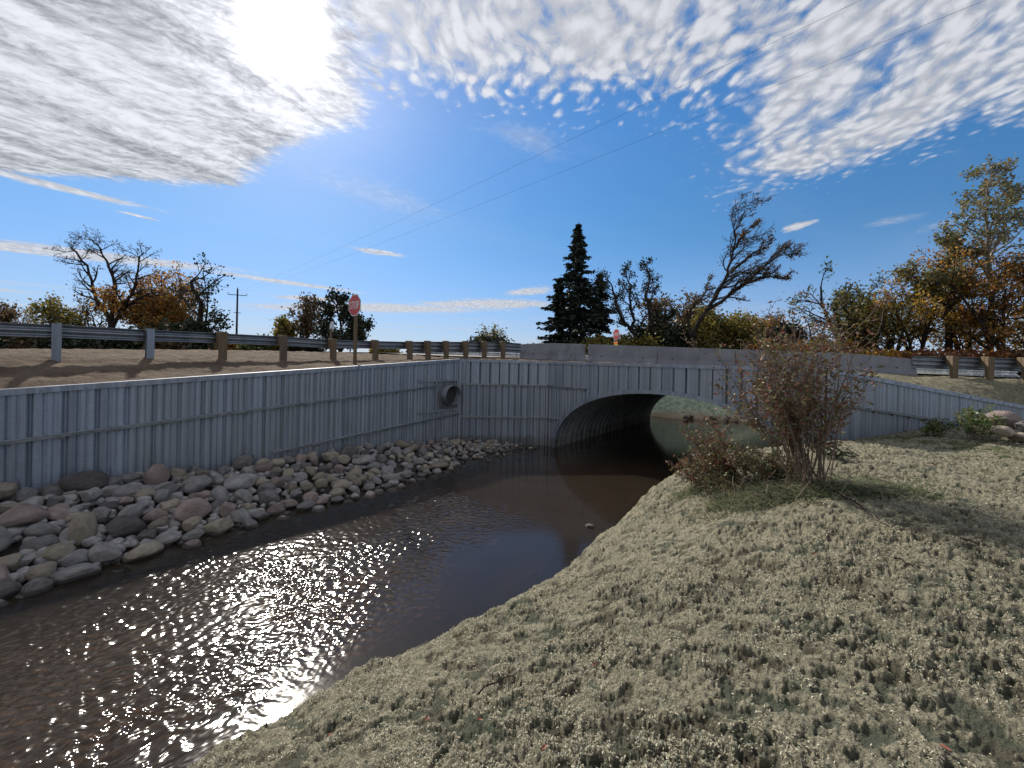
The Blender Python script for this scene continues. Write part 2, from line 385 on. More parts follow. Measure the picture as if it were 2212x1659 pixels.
def m_farbank():
    m, T, b = pmat('green_hydromulch'); v = coords(T)
    c = T.mixc(T.mrange(T.noise(v, 3, 6, .7), .35, .65), (.19, .26, .18), (.44, .49, .36))
    sep = T.node('ShaderNodeSeparateXYZ'); T.l.new(v, sep.inputs[0])
    mud = T.mrange(T.math('MULTIPLY_ADD', T.noise(v, 1.5, 5, .6), .8, sep.outputs[2]), -3.1, -2.5, 1, 0)
    c = T.mixc(mud, c, (.36, .27, .19))
    T.put(b.inputs['Base Color'], c); b.inputs['Roughness'].default_value = .95
    T.put(b.inputs['Normal'], T.bump(T.noise(v, 9, 6, .7), .8, .08)); return m
def m_dirt():
    m, T, b = pmat('gravelly_dirt'); v = coords(T)
    c = T.mixc(T.mrange(T.noise(v, 1.1, 6, .65), .35, .65), (.125, .088, .064), (.20, .148, .108))
    c = T.mixc(T.mrange(T.noise(v, 9, 6, .7), .5, .7, 0, .6), c, (.25, .195, .145))
    c = T.mixc(T.mrange(T.noise(T.mapping(v, loc=(3,3,3)), 14, 6, .7), .56, .7, 0, .7), c, (.085, .06, .045))
    sep = T.node('ShaderNodeSeparateXYZ'); T.l.new(v, sep.inputs[0])
    rt = T.mrange(T.math('ADD', sep.outputs[0], T.math('MULTIPLY', T.noise(v, .4, 3), 3)), 9, 12)
    c = T.mixc(rt, c, T.mixc(T.mrange(T.noise(v, 8, 6, .7), .35, .65), (.15, .145, .10), (.32, .29, .20)))
    T.put(b.inputs['Base Color'], c); b.inputs['Roughness'].default_value = .95; b.inputs['Specular IOR Level'].default_value = .2
    T.put(b.inputs['Normal'], T.bump(T.math('ADD', T.noise(v, 6, 6, .7), T.math('MULTIPLY', T.noise(v, 40, 4, .6), .4)), 1.0, .16)); return m
def m_bed():
    m, T, b = pmat('stream_mud'); v = coords(T)
    c = T.mixc(T.mrange(T.noise(v, 1.0, 5, .6), .35, .65), (.11, .068, .038), (.20, .13, .07))
    c = T.mixc(T.mrange(T.noise(v, .45, 3, .6), .5, .62, 0, .75), c, (.045, .032, .022))
    T.put(b.inputs['Base Color'], c); b.inputs['Roughness'].default_value = .9
    T.put(b.inputs['Normal'], T.bump(T.noise(v, 12, 5, .6), .6, .04)); return m
def m_water():
    m, T, b = pmat('brown_creek_water'); m.node_tree.nodes.remove(b); v = coords(T)
    nrm = T.bump(T.noise(T.mapping(v, sc=(1, 1.3, 1)), 9, 2, .5), .25, .004)
    fr = T.node('ShaderNodeFresnel'); fr.inputs['IOR'].default_value = 1.333; T.l.new(nrm, fr.inputs['Normal'])
    gl = T.node('ShaderNodeBsdfGlossy'); gl.inputs['Roughness'].default_value = .11; T.l.new(nrm, gl.inputs['Normal'])
    gl.inputs['Color'].default_value = (1, 1, 1, 1)
    tr = T.node('ShaderNodeBsdfTransparent'); tr.inputs['Color'].default_value = (.56, .45, .33, 1)
    di = T.node('ShaderNodeBsdfDiffuse'); di.inputs['Color'].default_value = (.062, .050, .039, 1)
    mx0 = T.node('ShaderNodeMixShader'); mx0.inputs[0].default_value = .30
    T.l.new(tr.outputs[0], mx0.inputs[1]); T.l.new(di.outputs[0], mx0.inputs[2])
    mx = T.node('ShaderNodeMixShader'); T.l.new(fr.outputs[0], mx.inputs[0])
    T.l.new(mx0.outputs[0], mx.inputs[1]); T.l.new(gl.outputs[0], mx.inputs[2])
    T.l.new(mx.outputs[0], m.node_tree.nodes['Material Output'].inputs[0]); return m
def m_rock(name, a, b2, c3):
    m, T, b = pmat(name); v = coords(T)
    a, b2, c3 = [tuple(x*1.6 for x in q) for q in (a, b2, c3)]; oi = T.node('ShaderNodeObjectInfo'); rnd = oi.outputs['Random']
    off = T.node('ShaderNodeCombineXYZ'); T.put(off.inputs[0], T.math('MULTIPLY', rnd, 50)); T.put(off.inputs[1], T.math('MULTIPLY', rnd, 31))
    v2 = T.vmath('ADD', v, off.outputs[0])
    c = T.mixc(T.mrange(T.noise(v2, 2.0, 6, .65), .3, .7), a, b2)
    c = T.mixc(T.mrange(T.noise(v2, 16, 3, .6), .56, .70, 0, .55), c, c3)
    c = T.mixc(T.mrange(T.noise(T.mapping(v2, sc=(1, 1, 4)), 2.5, 5, .7, 1.2), .58, .66, 0, .4), c, (.42, .39, .36))
    hsv = T.node('ShaderNodeHueSaturation'); T.l.new(c, hsv.inputs['Color']); T.put(hsv.inputs['Value'], T.mrange(rnd, 0, 1, .68, 1.32, False))
    c = hsv.outputs[0]
    g = T.node('ShaderNodeNewGeometry'); sp = T.node('ShaderNodeSeparateXYZ'); T.l.new(g.outputs['Position'], sp.inputs[0])
    wet = T.mrange(T.math('MULTIPLY_ADD', T.noise(v2, 3, 2), .04, sp.outputs[2]), -3.44, -3.40, 1, 0)
    c = T.mixc(T.math('MULTIPLY', wet, .8), c, (.030, .024, .018))
    T.put(b.inputs['Base Color'], c); T.put(b.inputs['Roughness'], T.mrange(wet, 0, 1, .85, .3))
    T.put(b.inputs['Normal'], T.bump(T.math('ADD', T.noise(v2, 7, 6, .7), T.math('MULTIPLY', T.noise(v2, 30, 4, .6), .35)), .75, .07)); return m
ROCKM = {'grey': m_rock('grey_fieldstone', (.12, .115, .115), (.20, .19, .185), (.065, .065, .07)),
         'tan': m_rock('tan_fieldstone', (.16, .135, .105), (.245, .215, .17), (.10, .08, .06)),
         'pinkish': m_rock('pink_fieldstone', (.165, .12, .108), (.22, .18, .165), (.10, .075, .07)),
         'dark': m_rock('dark_fieldstone', (.065, .058, .058), (.11, .10, .10), (.04, .038, .04))}

# ------------------------------------------------------------------ layout
ZW = -3.5                                             # water level
C0 = Vector((-11.6, 5.22)); C1 = Vector((-2.2, 16.86)); C2 = Vector((1.55, 17.18)); C3 = Vector((8.59, 10.96))
U = (C3-C2).normalized(); NIN = Vector((-U.y, U.x))   # NIN: into the embankment
if NIN.y < 0: NIN = -NIN
WR = Vector((.951, .309)).normalized(); C4 = C3+WR*15.0
def cap_left(s): return .12-.0706*s                    # s = distance from C1 along the long wing wall
def cap_right(s): return .045-.118*s
WALL = [(C0, cap_left((C0-C1).length)), (C1, .12), (C2, .10), (C3, .045), (C4, cap_right(15.0))]
def wall_hit(th):
    """distance along direction th (from straight ahead, to the right) to the wall line, and the cap height there"""
    d = Vector((math.sin(th), math.cos(th))); best = None
    for (a, za), (b, zb) in zip(WALL[:-1], WALL[1:]):
        e = b-a; den = d.x*e.y-d.y*e.x
        if abs(den) < 1e-9: continue
        t = (a.x*e.y-a.y*e.x)/den; s = (a.x*d.y-a.y*d.x)/den
        if t > 0 and -1e-6 <= s <= 1+1e-6: best = (t, za+(zb-za)*s)
    return best
# guardrail and barrier line in plan: (ratio x/y, forward distance, base z)
LINE = [(-2.2, 6.0, -.15), (-1.55, 8.0, -.12), (-1.139, 9.7, -.10), (-.913, 11.0, -.06), (-.733, 12.4, -.05), (-.581, 13.8, -.03), (-.456, 15.1, 0), (-.350, 16.3, .02),
        (-.264, 17.3, .06), (-.2176, 17.9, .1), (-.1713, 18.4, .13), (-.1227, 18.9, .16), (-.0764, 19.4, .19), (-.03, 19.9, .22),
        (.0185, 20.5, .22), (.994, 16.4, -.14), (1.24, 15.6, -.2), (1.7, 14.2, -.25), (2.4, 12.6, -.3)]
LQ = np.array(LINE)
HUMP = np.array([(-2.4, 0.0), (-1.28, .06), (-.58, .33), (-.2, .37), (0, .36), (.3, .22), (1, -.1), (2.5, -.2)])
def emb_z(x, y):
    x = np.asarray(x, float); y = np.asarray(y, float); r = np.hypot(x, y); q = x/np.maximum(y, .3)
    th = np.arctan2(x, y); ths = TH_TAB; rw = np.interp(th, ths, RW_TAB); zw = np.interp(th, ths, ZC_TAB)
    rl = np.interp(q, LQ[:, 0], LQ[:, 1]*np.sqrt(1+LQ[:, 0]**2)); zl = np.interp(q, LQ[:, 0], LQ[:, 2])
    zh = np.interp(q, HUMP[:, 0], HUMP[:, 1])
    t = np.clip((r-rw)/np.maximum(rl-rw, .3), 0, 1); t = t*t*(3-2*t)*.5+t*.5
    z = (zw-.05)*(1-t)+zl*t
    t2 = np.clip((r-rl)/8.0, 0, 1); t2 = t2*t2*(3-2*t2)
    z = z+(np.maximum(zh, zl)-zl)*t2*(r > rl)
    t3 = np.clip((r-45)/60, 0, 1)
    return z*(1-t3)-.3*t3
TH0, TH1 = math.atan2(C0.x, C0.y)+.002, math.atan2(C4.x, C4.y)-.002
TH_TAB = np.linspace(TH0, TH1, 1400); _wh = [wall_hit(t) for t in TH_TAB]
RW_TAB = np.array([w[0] for w in _wh]); ZC_TAB = np.array([w[1] for w in _wh])
# culvert axis
PHI = R(38); AX = Vector((math.sin(PHI), math.cos(PHI))); LBAR = 11.5
ARC_C = C2+U*4.80; ARC_A, ARC_H = 4.32, 2.56          # centre on the headwall, half span, rise above water
FARC = ARC_C+AX*LBAR
def arch_h(x):                                        # soffit height above water at offset x
    q = min(abs(x)/ARC_A, 1.0); return ARC_H*max(0.0, 1-q**2.15)**(1/2.15)
# ------------------------------------------------------------------ ground behind the walls, out to the horizon
def build_ground():
    nth = 900; ths = np.linspace(TH0, TH1, nth)
    rw = np.interp(ths, TH_TAB, RW_TAB)+.02
    k = np.concatenate([np.linspace(0, 14, 210), 14*np.exp(np.linspace(.02, math.log(1500/14.0), 90))])
    Rr = rw[None, :]+k[:, None]; X = Rr*np.sin(ths); Y = Rr*np.cos(ths)
    Z = emb_z(X, Y)
    fade = np.clip(k/.6, 0, 1)[:, None]*np.clip(1-(k-20)/10, 0, 1)[:, None]
    Z = Z+((fbm(X*1.7, Y*1.7, 4, 3)-.5)*.13+(fbm(X*6, Y*6, 4, 9)-.5)*.07)*fade
    # cut for the channel beyond the bridge
    xc = (X[:-1, :-1]+X[1:, 1:])/2-FARC.x; yc = (Y[:-1, :-1]+Y[1:, 1:])/2-FARC.y
    uu = xc*U.x+yc*U.y; vv = xc*NIN.x+yc*NIN.y
    keep = ~((vv > .35) & (vv < 17) & (uu > -7) & (uu < 11))
    V = np.stack([X, Y, Z], -1).reshape(-1, 3)
    o = link_mesh('ground', V, grid_faces(len(k), nth, keep), m_dirt(), smooth=True)
    tag(o, kind='structure')
build_ground()
def build_far_bank():
    nu, nv = 110, 110; u = np.linspace(-8, 12, nu); v = np.linspace(.2, 18, nv); Ug, Vg = np.meshgrid(u, v)
    X = FARC.x+Ug*U.x+Vg*NIN.x; Y = FARC.y+Ug*U.y+Vg*NIN.y
    top = emb_z(X, Y)-.12
    side = np.maximum(np.abs(Ug-.6-.1*Vg)-4.9, 0)
    end = np.maximum(Vg-3.6-np.clip(Ug, -4, 6)*.55, 0)
    d = np.maximum(side, end)
    Z = ZW-.35+.55*d+(fbm(X*.9, Y*.9, 5, 4)-.5)*.5*(d > 0)
    Z = np.minimum(Z, top)
    o = link_mesh('far_bank', np.stack([X, Y, Z], -1).reshape(-1, 3), grid_faces(nv, nu), m_farbank(), smooth=True)
    tag(o, kind='structure')
build_far_bank()
# road surface between the near barriers and the far guardrail
BR = Vector((.967, -.254)).normalized(); BN = Vector((.254, .967)).normalized()
B0 = Vector((.38, 20.5))
def build_road():
    n, m = 90, 8; pts = []
    for j in range(m):
        for i in range(n):
            p = B0+BR*(-14+i*.5)+BN*(.55+j*.52); pts.append((p.x, p.y))
    a = np.array(pts); Z = emb_z(a[:, 0], a[:, 1])+.08
    o = link_mesh('road', np.column_stack([a, Z]), grid_faces(m, n), simple('grey_gravel_road', (.20, .19, .18), (.30, .28, .26), 3, .9, 0, .6, 50, .01), smooth=True)
    tag(o, kind='structure')
build_road()
# ------------------------------------------------------------------ near bank
WL = [(-9, -6.5), (-5.2, -.6), (-3.7, 1.9), (-2.62, 3.4), (-1.80, 4.24), (.16, 5.9), (1.18, 7.06), (3.30, 10.06), (4.37, 11.0), (5.6, 11.75), (7.6, 12.3), (8.9, 13.2)]
def dist_wl(X, Y):
    best = np.full(X.shape, 1e9); sg = np.ones(X.shape)
    for (x0, y0), (x1, y1) in zip(WL[:-1], WL[1:]):
        ex, ey = x1-x0, y1-y0; L2 = ex*ex+ey*ey
        t = np.clip(((X-x0)*ex+(Y-y0)*ey)/L2, 0, 1); d = np.hypot(X-x0-t*ex, Y-y0-t*ey)
        s = np.sign((X-x0)*(-ey)+(Y-y0)*ex)      # >0 left of the line (water side)
        m = d < best-1e-9; best = np.where(m, d, best); sg = np.where(m, s, sg)
    return -best*sg                               # positive on the bank
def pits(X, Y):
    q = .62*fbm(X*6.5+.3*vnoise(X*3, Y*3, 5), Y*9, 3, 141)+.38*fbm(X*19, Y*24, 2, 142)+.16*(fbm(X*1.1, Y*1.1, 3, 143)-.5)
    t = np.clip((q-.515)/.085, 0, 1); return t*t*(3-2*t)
def bank_z(X, Y, detail=True):
    d = dist_wl(X, Y)+(fbm(X*1.3, Y*1.3, 3, 21)-.5)*.28+(fbm(X*6, Y*6, 3, 23)-.5)*.16
    amp = 2.0-.10*np.clip(Y-6, 0, 8)*.3
    lam = np.where(Y > 7, 2.2-np.clip(Y-7, 0, 3)*.36, 2.2)
    z = ZW+np.where(d > 0, amp*(1-np.exp(-np.maximum(d, 0)/lam)), d*.45)
    z = z+(fbm(X*.6, Y*.6, 3, 33)-.5)*.16*np.clip(d, 0, 1)
    # mound under the big shrub
    z = z+.17*np.exp(-((X-4.3)**2+(Y-6.4)**2)/1.6)
    if detail:
        pt = .60+.75*np.clip((fbm(X*1.6, Y*1.6, 4, 91)-.32)*2.4, 0, 1)
        w = np.clip(d*2+.6, 0, 1)
        fadef = np.clip(1-(np.hypot(X, Y)-14)/10, .2, 1)
        a = fbm(X*2.6, Y*2.6, 3, 5)-.5
        n1 = fbm(X*11, Y*11, 3, 11); n2 = fbm(X*26+n1*3, Y*26, 3, 12); n3 = vnoise(X*60, Y*60, 13)
        rid = 1-np.abs(2*n2-1)
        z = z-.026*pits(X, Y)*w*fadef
        z = z+(a*.06+(n1-.5)*.062*pt+(rid-.6)*.045*pt+(n3-.5)*.022*pt)*w*fadef
    return z
def build_bank():
    nth, nr = 1250, 620
    ths = np.linspace(R(-150), R(150), 240); core = np.linspace(R(-52), R(58), nth)
    ths = np.unique(np.concatenate([ths[(ths < core[0])], core, ths[(ths > core[-1])]]))
    r = .35*np.exp(np.linspace(0, math.log(26/.35), nr))
    Rr, Th = np.meshgrid(r, ths, indexing='ij'); X = Rr*np.sin(Th); Y = Rr*np.cos(Th)
    d = dist_wl(X, Y); Z = bank_z(X, Y)
    xm = X[:-1, :-1]; ym = Y[:-1, :-1]; dm = d[:-1, :-1]
    keep = (dm > -.7)
    # stop at the face of the walls
    for a, b in ((C2, C3), (C3, C4)):
        e = (b-a).normalized(); nn = Vector((-e.y, e.x))
        beh = ((xm-a.x)*nn.x+(ym-a.y)*nn.y) > .12
        along = (xm-a.x)*e.x+(ym-a.y)*e.y
        lo = -.5 if a is C2 else -.3
        hi = (b-a).length+.3 if a is C2 else 99
        keep &= ~(beh & (along > lo) & (along < hi))
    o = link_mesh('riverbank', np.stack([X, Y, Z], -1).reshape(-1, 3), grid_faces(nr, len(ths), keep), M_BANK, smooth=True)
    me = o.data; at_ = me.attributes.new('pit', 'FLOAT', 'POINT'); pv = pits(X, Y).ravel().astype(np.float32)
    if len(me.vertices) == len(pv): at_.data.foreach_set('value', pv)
    tag(o, kind='structure')
build_bank()
def bz(x, y): return float(bank_z(np.array([x], float), np.array([y], float), False)[0])
def build_mulch():
    nr = np.random.default_rng(9); n = 330000
    r = 1.3*np.exp(nr.random(n)**.9*math.log(13/1.3)); th = nr.uniform(R(-50), R(57), n); X = r*np.sin(th); Y = r*np.cos(th)
    d = dist_wl(X, Y); e = (C4-C3).normalized(); nn = Vector((-e.y, e.x)); clump = .5*fbm(X*5, Y*5, 3, 61)+.5*fbm(X*1.6, Y*1.6, 4, 91)
    ok = (d > .12) & (((X-C3.x)*nn.x+(Y-C3.y)*nn.y) < -.05) & (nr.random(n) < np.clip((clump-.38)*4.5, .12, 1)*(1-.9*pits(X, Y))); X, Y, r = X[ok], Y[ok], r[ok]
    Z = bank_z(X, Y)+.004; n = len(X); az = nr.uniform(0, 6.283, n); tl = nr.normal(size=n)*.5; l = nr.uniform(.005, .017, n)*(1+.09*r); w = l*nr.uniform(.14, .36, n)
    ax = np.stack([np.cos(az)*np.cos(tl), np.sin(az)*np.cos(tl), np.sin(tl)], 1); bx = np.stack([-np.sin(az), np.cos(az), nr.normal(size=n)*.5], 1)
    P_ = np.stack([X, Y, Z], 1); up = np.array([0, 0, 1.]); l = l[:, None]; w = w[:, None]; cu = nr.uniform(.0, .5, (n, 1))*l
    q = [P_-ax*l*.5-bx*w*.5, P_-ax*l*.5+bx*w*.5, P_+bx*w*.6+up*cu, P_-bx*w*.6+up*cu, P_+ax*l*.5+bx*w*.35, P_+ax*l*.5-bx*w*.35]
    V = np.stack(q, 1).reshape(-1, 3); b = np.arange(n)[:, None]*6
    F = np.concatenate([b+np.array([[0, 1, 2, 3]]), b+np.array([[3, 2, 4, 5]])], 0)
    m = m_leaf('mulch_fibre', [(.39, .355, .255), (.34, .31, .22), (.41, .375, .27), (.29, .275, .195), (.18, .195, .14), (.36, .325, .235), (.13, .15, .11), (.38, .34, .24)], .05)
    tag(link_mesh('mulch', V, F, m), 'curled pale straw mulch fibres strewn over the near bank', 'mulch', kind='stuff')
build_mulch()
# creek bed and water
RIPPLE = .20                                         # rms slope of the ruffled reach
def build_water():
    n = 160; x = np.linspace(-22, 34, n); y = np.linspace(-12, 46, n); X, Y = np.meshgrid(x, y)
    dleft = (-.62*(X-C1.x)*0)
    Z = ZW-.30+(fbm(X*.8, Y*.8, 4, 55)-.5)*.22
    b = link_mesh('creek_bed', np.stack([X, Y, Z], -1).reshape(-1, 3), grid_faces(n, n), m_bed(), smooth=True); tag(b, kind='structure')
    th = np.concatenate([np.linspace(-112, -62, 30)[:-1], np.linspace(-62, 22, 720), np.linspace(22, 78, 60)[1:]])*math.pi/180
    r = np.concatenate([np.linspace(1.2, 3, 8)[:-1], 3*np.exp(np.linspace(0, math.log(14/3), 700)), np.linspace(14, 55, 90)[1:]])
    Rr, Th = np.meshgrid(r, th, indexing='ij'); X = Rr*np.sin(Th); Y = Rr*np.cos(Th)
    wn = fbm(X*.55, Y*.55, 3, 71); gust = fbm(X*1.1, Y*1.1, 3, 72)
    across = -.8*X+.6*Y+(wn-.5)*1.8; along = .6*X+.8*Y; lo = 3.2+.26*np.clip(along-.6, 0, 5)
    ss_ = lambda x, a, c: np.clip((x-a)/(c-a), 0, 1)**2*(3-2*np.clip((x-a)/(c-a), 0, 1))
    amp = ss_(across, lo, lo+1.5)*(1-ss_(across, 7.7, 9.0))*(1-ss_(along+(wn-.5)*5, 5.6, 9.6))
    amp = amp*(.55+.9*np.clip((gust-.3)*2, 0, 1))+.025
    nr = np.random.default_rng(31); H = np.zeros_like(X); N = 80
    wx = X+(fbm(X*1.5, Y*1.5, 2, 73)-.5)*.35; wy = Y+(fbm(X*1.5+9, Y*1.5, 2, 74)-.5)*.35
    for k in range(N):
        lam = .038*math.exp(nr.random()*1.75); di = nr.normal(math.pi/2+.25, .75); kk = 2*math.pi/lam
        H += math.sin(0)+(RIPPLE/math.sqrt(N))*math.sqrt(2)/kk*np.sin(kk*(wx*math.cos(di)+wy*math.sin(di))+nr.random()*6.28)
    H *= amp; edge = (Rr > 13.9) | (Rr < 3.02); H[edge] = 0
    w = link_mesh('creek_water', np.stack([X, Y, ZW+H], -1).reshape(-1, 3), grid_faces(len(r), len(th)), m_water(), smooth=True); tag(w, kind='structure')
build_water()
# ------------------------------------------------------------------ sheet steel walls
def corr(s, pitch=.41, depth=.065, phase=0.0, rib=True, style='ribbed'):
    """outward offset of the sheet at distance s"""
    q = ((s+phase) % pitch)/pitch; o = depth
    def groove(c, w, sl, dp):
        a = abs(q-c)
        return dp if a < w else (dp*(1-(a-w)/sl) if a < w+sl else 0.0)
    if style == 'flat': return o-groove(.11, .040, .022, depth*1.9)-groove(.60, .010, .02, depth*.22)-groove(.36, .006, .015, depth*.12)
    o -= groove(.11, .045, .05, depth)+groove(.43, .018, .03, depth*.42)+groove(.70, .035, .035, depth*.55)
    o += .012*max(0.0, 1-abs(q-.90)/.03)
    return o
def sheet(name, a, b, ztop, zbot, outn, parent, pitch=.41, phase=0.0, depth=.065, mat=None, step=.018, off=0.0, style='ribbed'):
    """corrugated sheet from a to b (plan points); ztop / zbot are functions of distance from a"""
    L = (b-a).length; e = (b-a)/L; n = max(2, int(L/step)); V = []; ss = [L*i/n for i in range(n+1)]
    for s in ss:
        o = corr(s, pitch, depth, phase, True, style)+off; p = a+e*s+outn*o
        V += [(p.x, p.y, zbot(s)), (p.x, p.y, ztop(s))]
    F = np.array([(2*i, 2*i+2, 2*i+3, 2*i+1) for i in range(n)])
    ok = np.array([V[2*i+1][2]-V[2*i][2] > .004 for i in range(n)])
    return link_mesh(name, V, F[ok], mat or M_GALV, parent)
_BM = {}
def bolt_at(name, c, size, ax, root, parent):
    if name not in _BM:
        o = MB().box((0, 0, 0), *size, bev=min(size)*.25).build(name, M_DARKSTEEL); _BM[name] = o.data; bpy.data.objects.remove(o)
    o = bpy.data.objects.new(name, _BM[name]); col.objects.link(o); o.parent = parent
    o.location = c; o.rotation_euler = (0, 0, math.atan2(ax.y, ax.x)); return o
def wale(name, a, b, za, zb, outn, parent, off=.115, h=.062, w=.10, mat=None, bolts=0.8):
    mb = MB(); A = Vector((a.x+outn.x*off, a.y+outn.y*off, za)); B = Vector((b.x+outn.x*off, b.y+outn.y*off, zb))
    ax = (B-A); L = ax.length; mid = (A+B)/2; o3 = Vector((outn.x, outn.y, 0)); up = o3.cross(ax.normalized()); up = up if up.z > 0 else -up
    mb.box(mid+up*(h/2), L, w, .014, ax, up)
    o = mb.build(name, mat or M_WALE, parent)  # pale top plate: sky light on the wale put into its colour
    m2 = MB(); m2.box(mid+o3*(w/2-.022), L-.004, .012, h-.012, ax, up); m2.box(mid-up*(h/2)+o3*.0, L-.006, w-.03, .010, ax, up); f2 = m2.build('shaded_wale_web', M_DARKSTEEL, o)  # dark web: the shadow below the wale top put into its colour
    n = int(L/bolts)
    for i in range(n+1):
        c = A+ax.normalized()*(min(.25+i*bolts, L-.1)); bolt_at('bracket', c-up*(h/2+.028)-o3*.01, (.085, .06, .04), ax, parent, o)
    return o
def capr(name, a, b, za, zb, outn, parent, w=.17, ext=0.0):
    A = Vector((a.x+outn.x*.03, a.y+outn.y*.03, za)); B = Vector((b.x+outn.x*.03, b.y+outn.y*.03, zb)); ax = B-A; L = ax.length
    o3 = Vector((outn.x, outn.y, 0)); up = Vector((0, 0, 1)); mb = MB(); mid = (A+B)/2
    mb.box(mid, L+ext, w, .012, ax, up); mb.box(mid+o3*(w/2-.006)-up*.060, L+ext, .012, .105, ax, up)
    o = mb.build(name, M_GALV, parent)
    n = int(L/.62)
    for i in range(n):
        c = A+ax.normalized()*(.3+i*.62)+o3*(w/2+.008)-up*.065; bolt_at('bolt', c, (.035, .02, .035), ax, parent, o)
    return o
# long left wing wall
eL = (C0-C1).normalized(); LL = (C0-C1).length; oL = Vector((-eL.y, eL.x)); oL = oL if oL.dot(Vector((1, -1))) > 0 else -oL
wl = tag(empty('wing_wall', (C1.x, C1.y, ZW)), 'long corrugated galvanised wing wall sloping down to the left above the stone pile', 'retaining wall')
def par(o, p):                                        # parent keeping world place
    o.parent = p; o.matrix_parent_inverse = Matrix.Translation(-Vector(p.location)) @ Matrix.Identity(4); return o
def kid(o, p):
    o.matrix_parent_inverse = Matrix.Translation(-Vector(p.location)); return o
S_UP = 1.0; S_LO = 2.27
pl = lambda s: C1+eL*s
tiers = [(lambda s: cap_left(s)-.02, lambda s: ZW-.5, 0.0)]
for zt, zb, ph in tiers: kid(sheet('steel_sheet', C1, C0, zt, zb, oL, wl, .46, ph), wl)
kid(capr('cap_rail', pl(.0), pl(LL), cap_left(0), cap_left(LL), oL, wl), wl)
kid(wale('wale', pl(1.3), pl(LL), cap_left(1.3)-S_UP, cap_left(LL)-S_UP, oL, wl), wl)
kid(wale('wale', pl(.08), pl(7.2), cap_left(.08)-S_LO, cap_left(7.2)-S_LO, oL, wl), wl)
# headwall: short square panel beside the corner plus the face with the arch
hw = tag(empty('headwall', (ARC_C.x, ARC_C.y, ZW)), 'corrugated galvanised headwall pierced by the culvert arch under the concrete barriers', 'headwall')
e12 = (C2-C1).normalized(); L12 = (C2-C1).length; o12 = Vector((e12.y, -e12.x))
oF = -NIN; LF = (C3-C2).length
kid(sheet('steel_sheet', C1, C2, lambda s: .09, lambda s: -.97, o12, hw, .41, 0, style='flat'), hw)
kid(sheet('steel_sheet', C1, C2, lambda s: -.97, lambda s: -2.30, o12, hw, .27, .1), hw)
kid(sheet('steel_sheet', C1, C2, lambda s: -2.30, lambda s: ZW-.5, o12, hw, .27, .1), hw)
def arc_bot(s, lo=ZW-.5):
    x = s-4.80; h = arch_h(x); return ZW+h+.02 if abs(x) < ARC_A else lo
cf = lambda s: .10-.055*s/LF
kid(sheet('steel_sheet', C2, C3, lambda s: cf(s)-.02, lambda s: max(arc_bot(s), -.98) if s < 2.0 else arc_bot(s), oF, hw, .41, .05, style='flat'), hw)
kid(sheet('steel_sheet', C2, C2+U*2.0, lambda s: -.98, lambda s: arc_bot(s), oF, hw, .41, .22), hw)
kid(capr('cap_rail', C1, C2, .12, .10, o12, hw), hw); kid(capr('cap_rail', C2, C3, .10, .045, oF, hw), hw)
kid(wale('wale', C1+e12*.1, C2, -.92, -.94, o12, hw), hw); kid(wale('wale', C1+e12*.1, C2, -2.29, -2.31, o12, hw), hw)
kid(wale('wale', C2, C2+U*1.95, -.94, -.97, oF, hw), hw); kid(wale('wale', C2, C2+U*.62, -2.31, -2.34, oF, hw), hw)
# corner posts
mb = MB()
for c, o in ((C1, (oL+o12).normalized()),):
    mb.box((c.x+o.x*.10, c.y+o.y*.10, -1.72), .10, .10, 3.6, (o12.x, o12.y, 0)); mb.box((c.x+o.x*.05+e12.x*.2, c.y+o.y*.05+e12.y*.2-.03, -1.72), .09, .08, 3.58, (o12.x, o12.y, 0))
kid(mb.build('corner_post', M_GALV, hw), hw)
mb = MB(); o = (oF+o12).normalized(); mb.box((C2.x+o.x*.09, C2.y+o.y*.09, -1.74), .07, .06, 3.56, (e12.x, e12.y, 0))
kid(mb.build('corner_post', M_GALV, hw), hw)
# right wing wall
oR = Vector((WR.y, -WR.x)); wr = tag(empty('wing_wall', (C3.x, C3.y, ZW)), 'corrugated galvanised wing wall sloping down to the right behind the leafy shrub', 'retaining wall')
kid(sheet('steel_sheet', C3, C4, lambda s: cap_right(s)-.02, lambda s: ZW-.5, oR, wr, .50, .1), wr)
kid(capr('cap_rail', C3, C4, cap_right(0), cap_right(15), oR, wr), wr)
kid(wale('wale', C3+WR*.06, C4, cap_right(0)-.95, cap_right(15)-.95, oR, wr), wr)
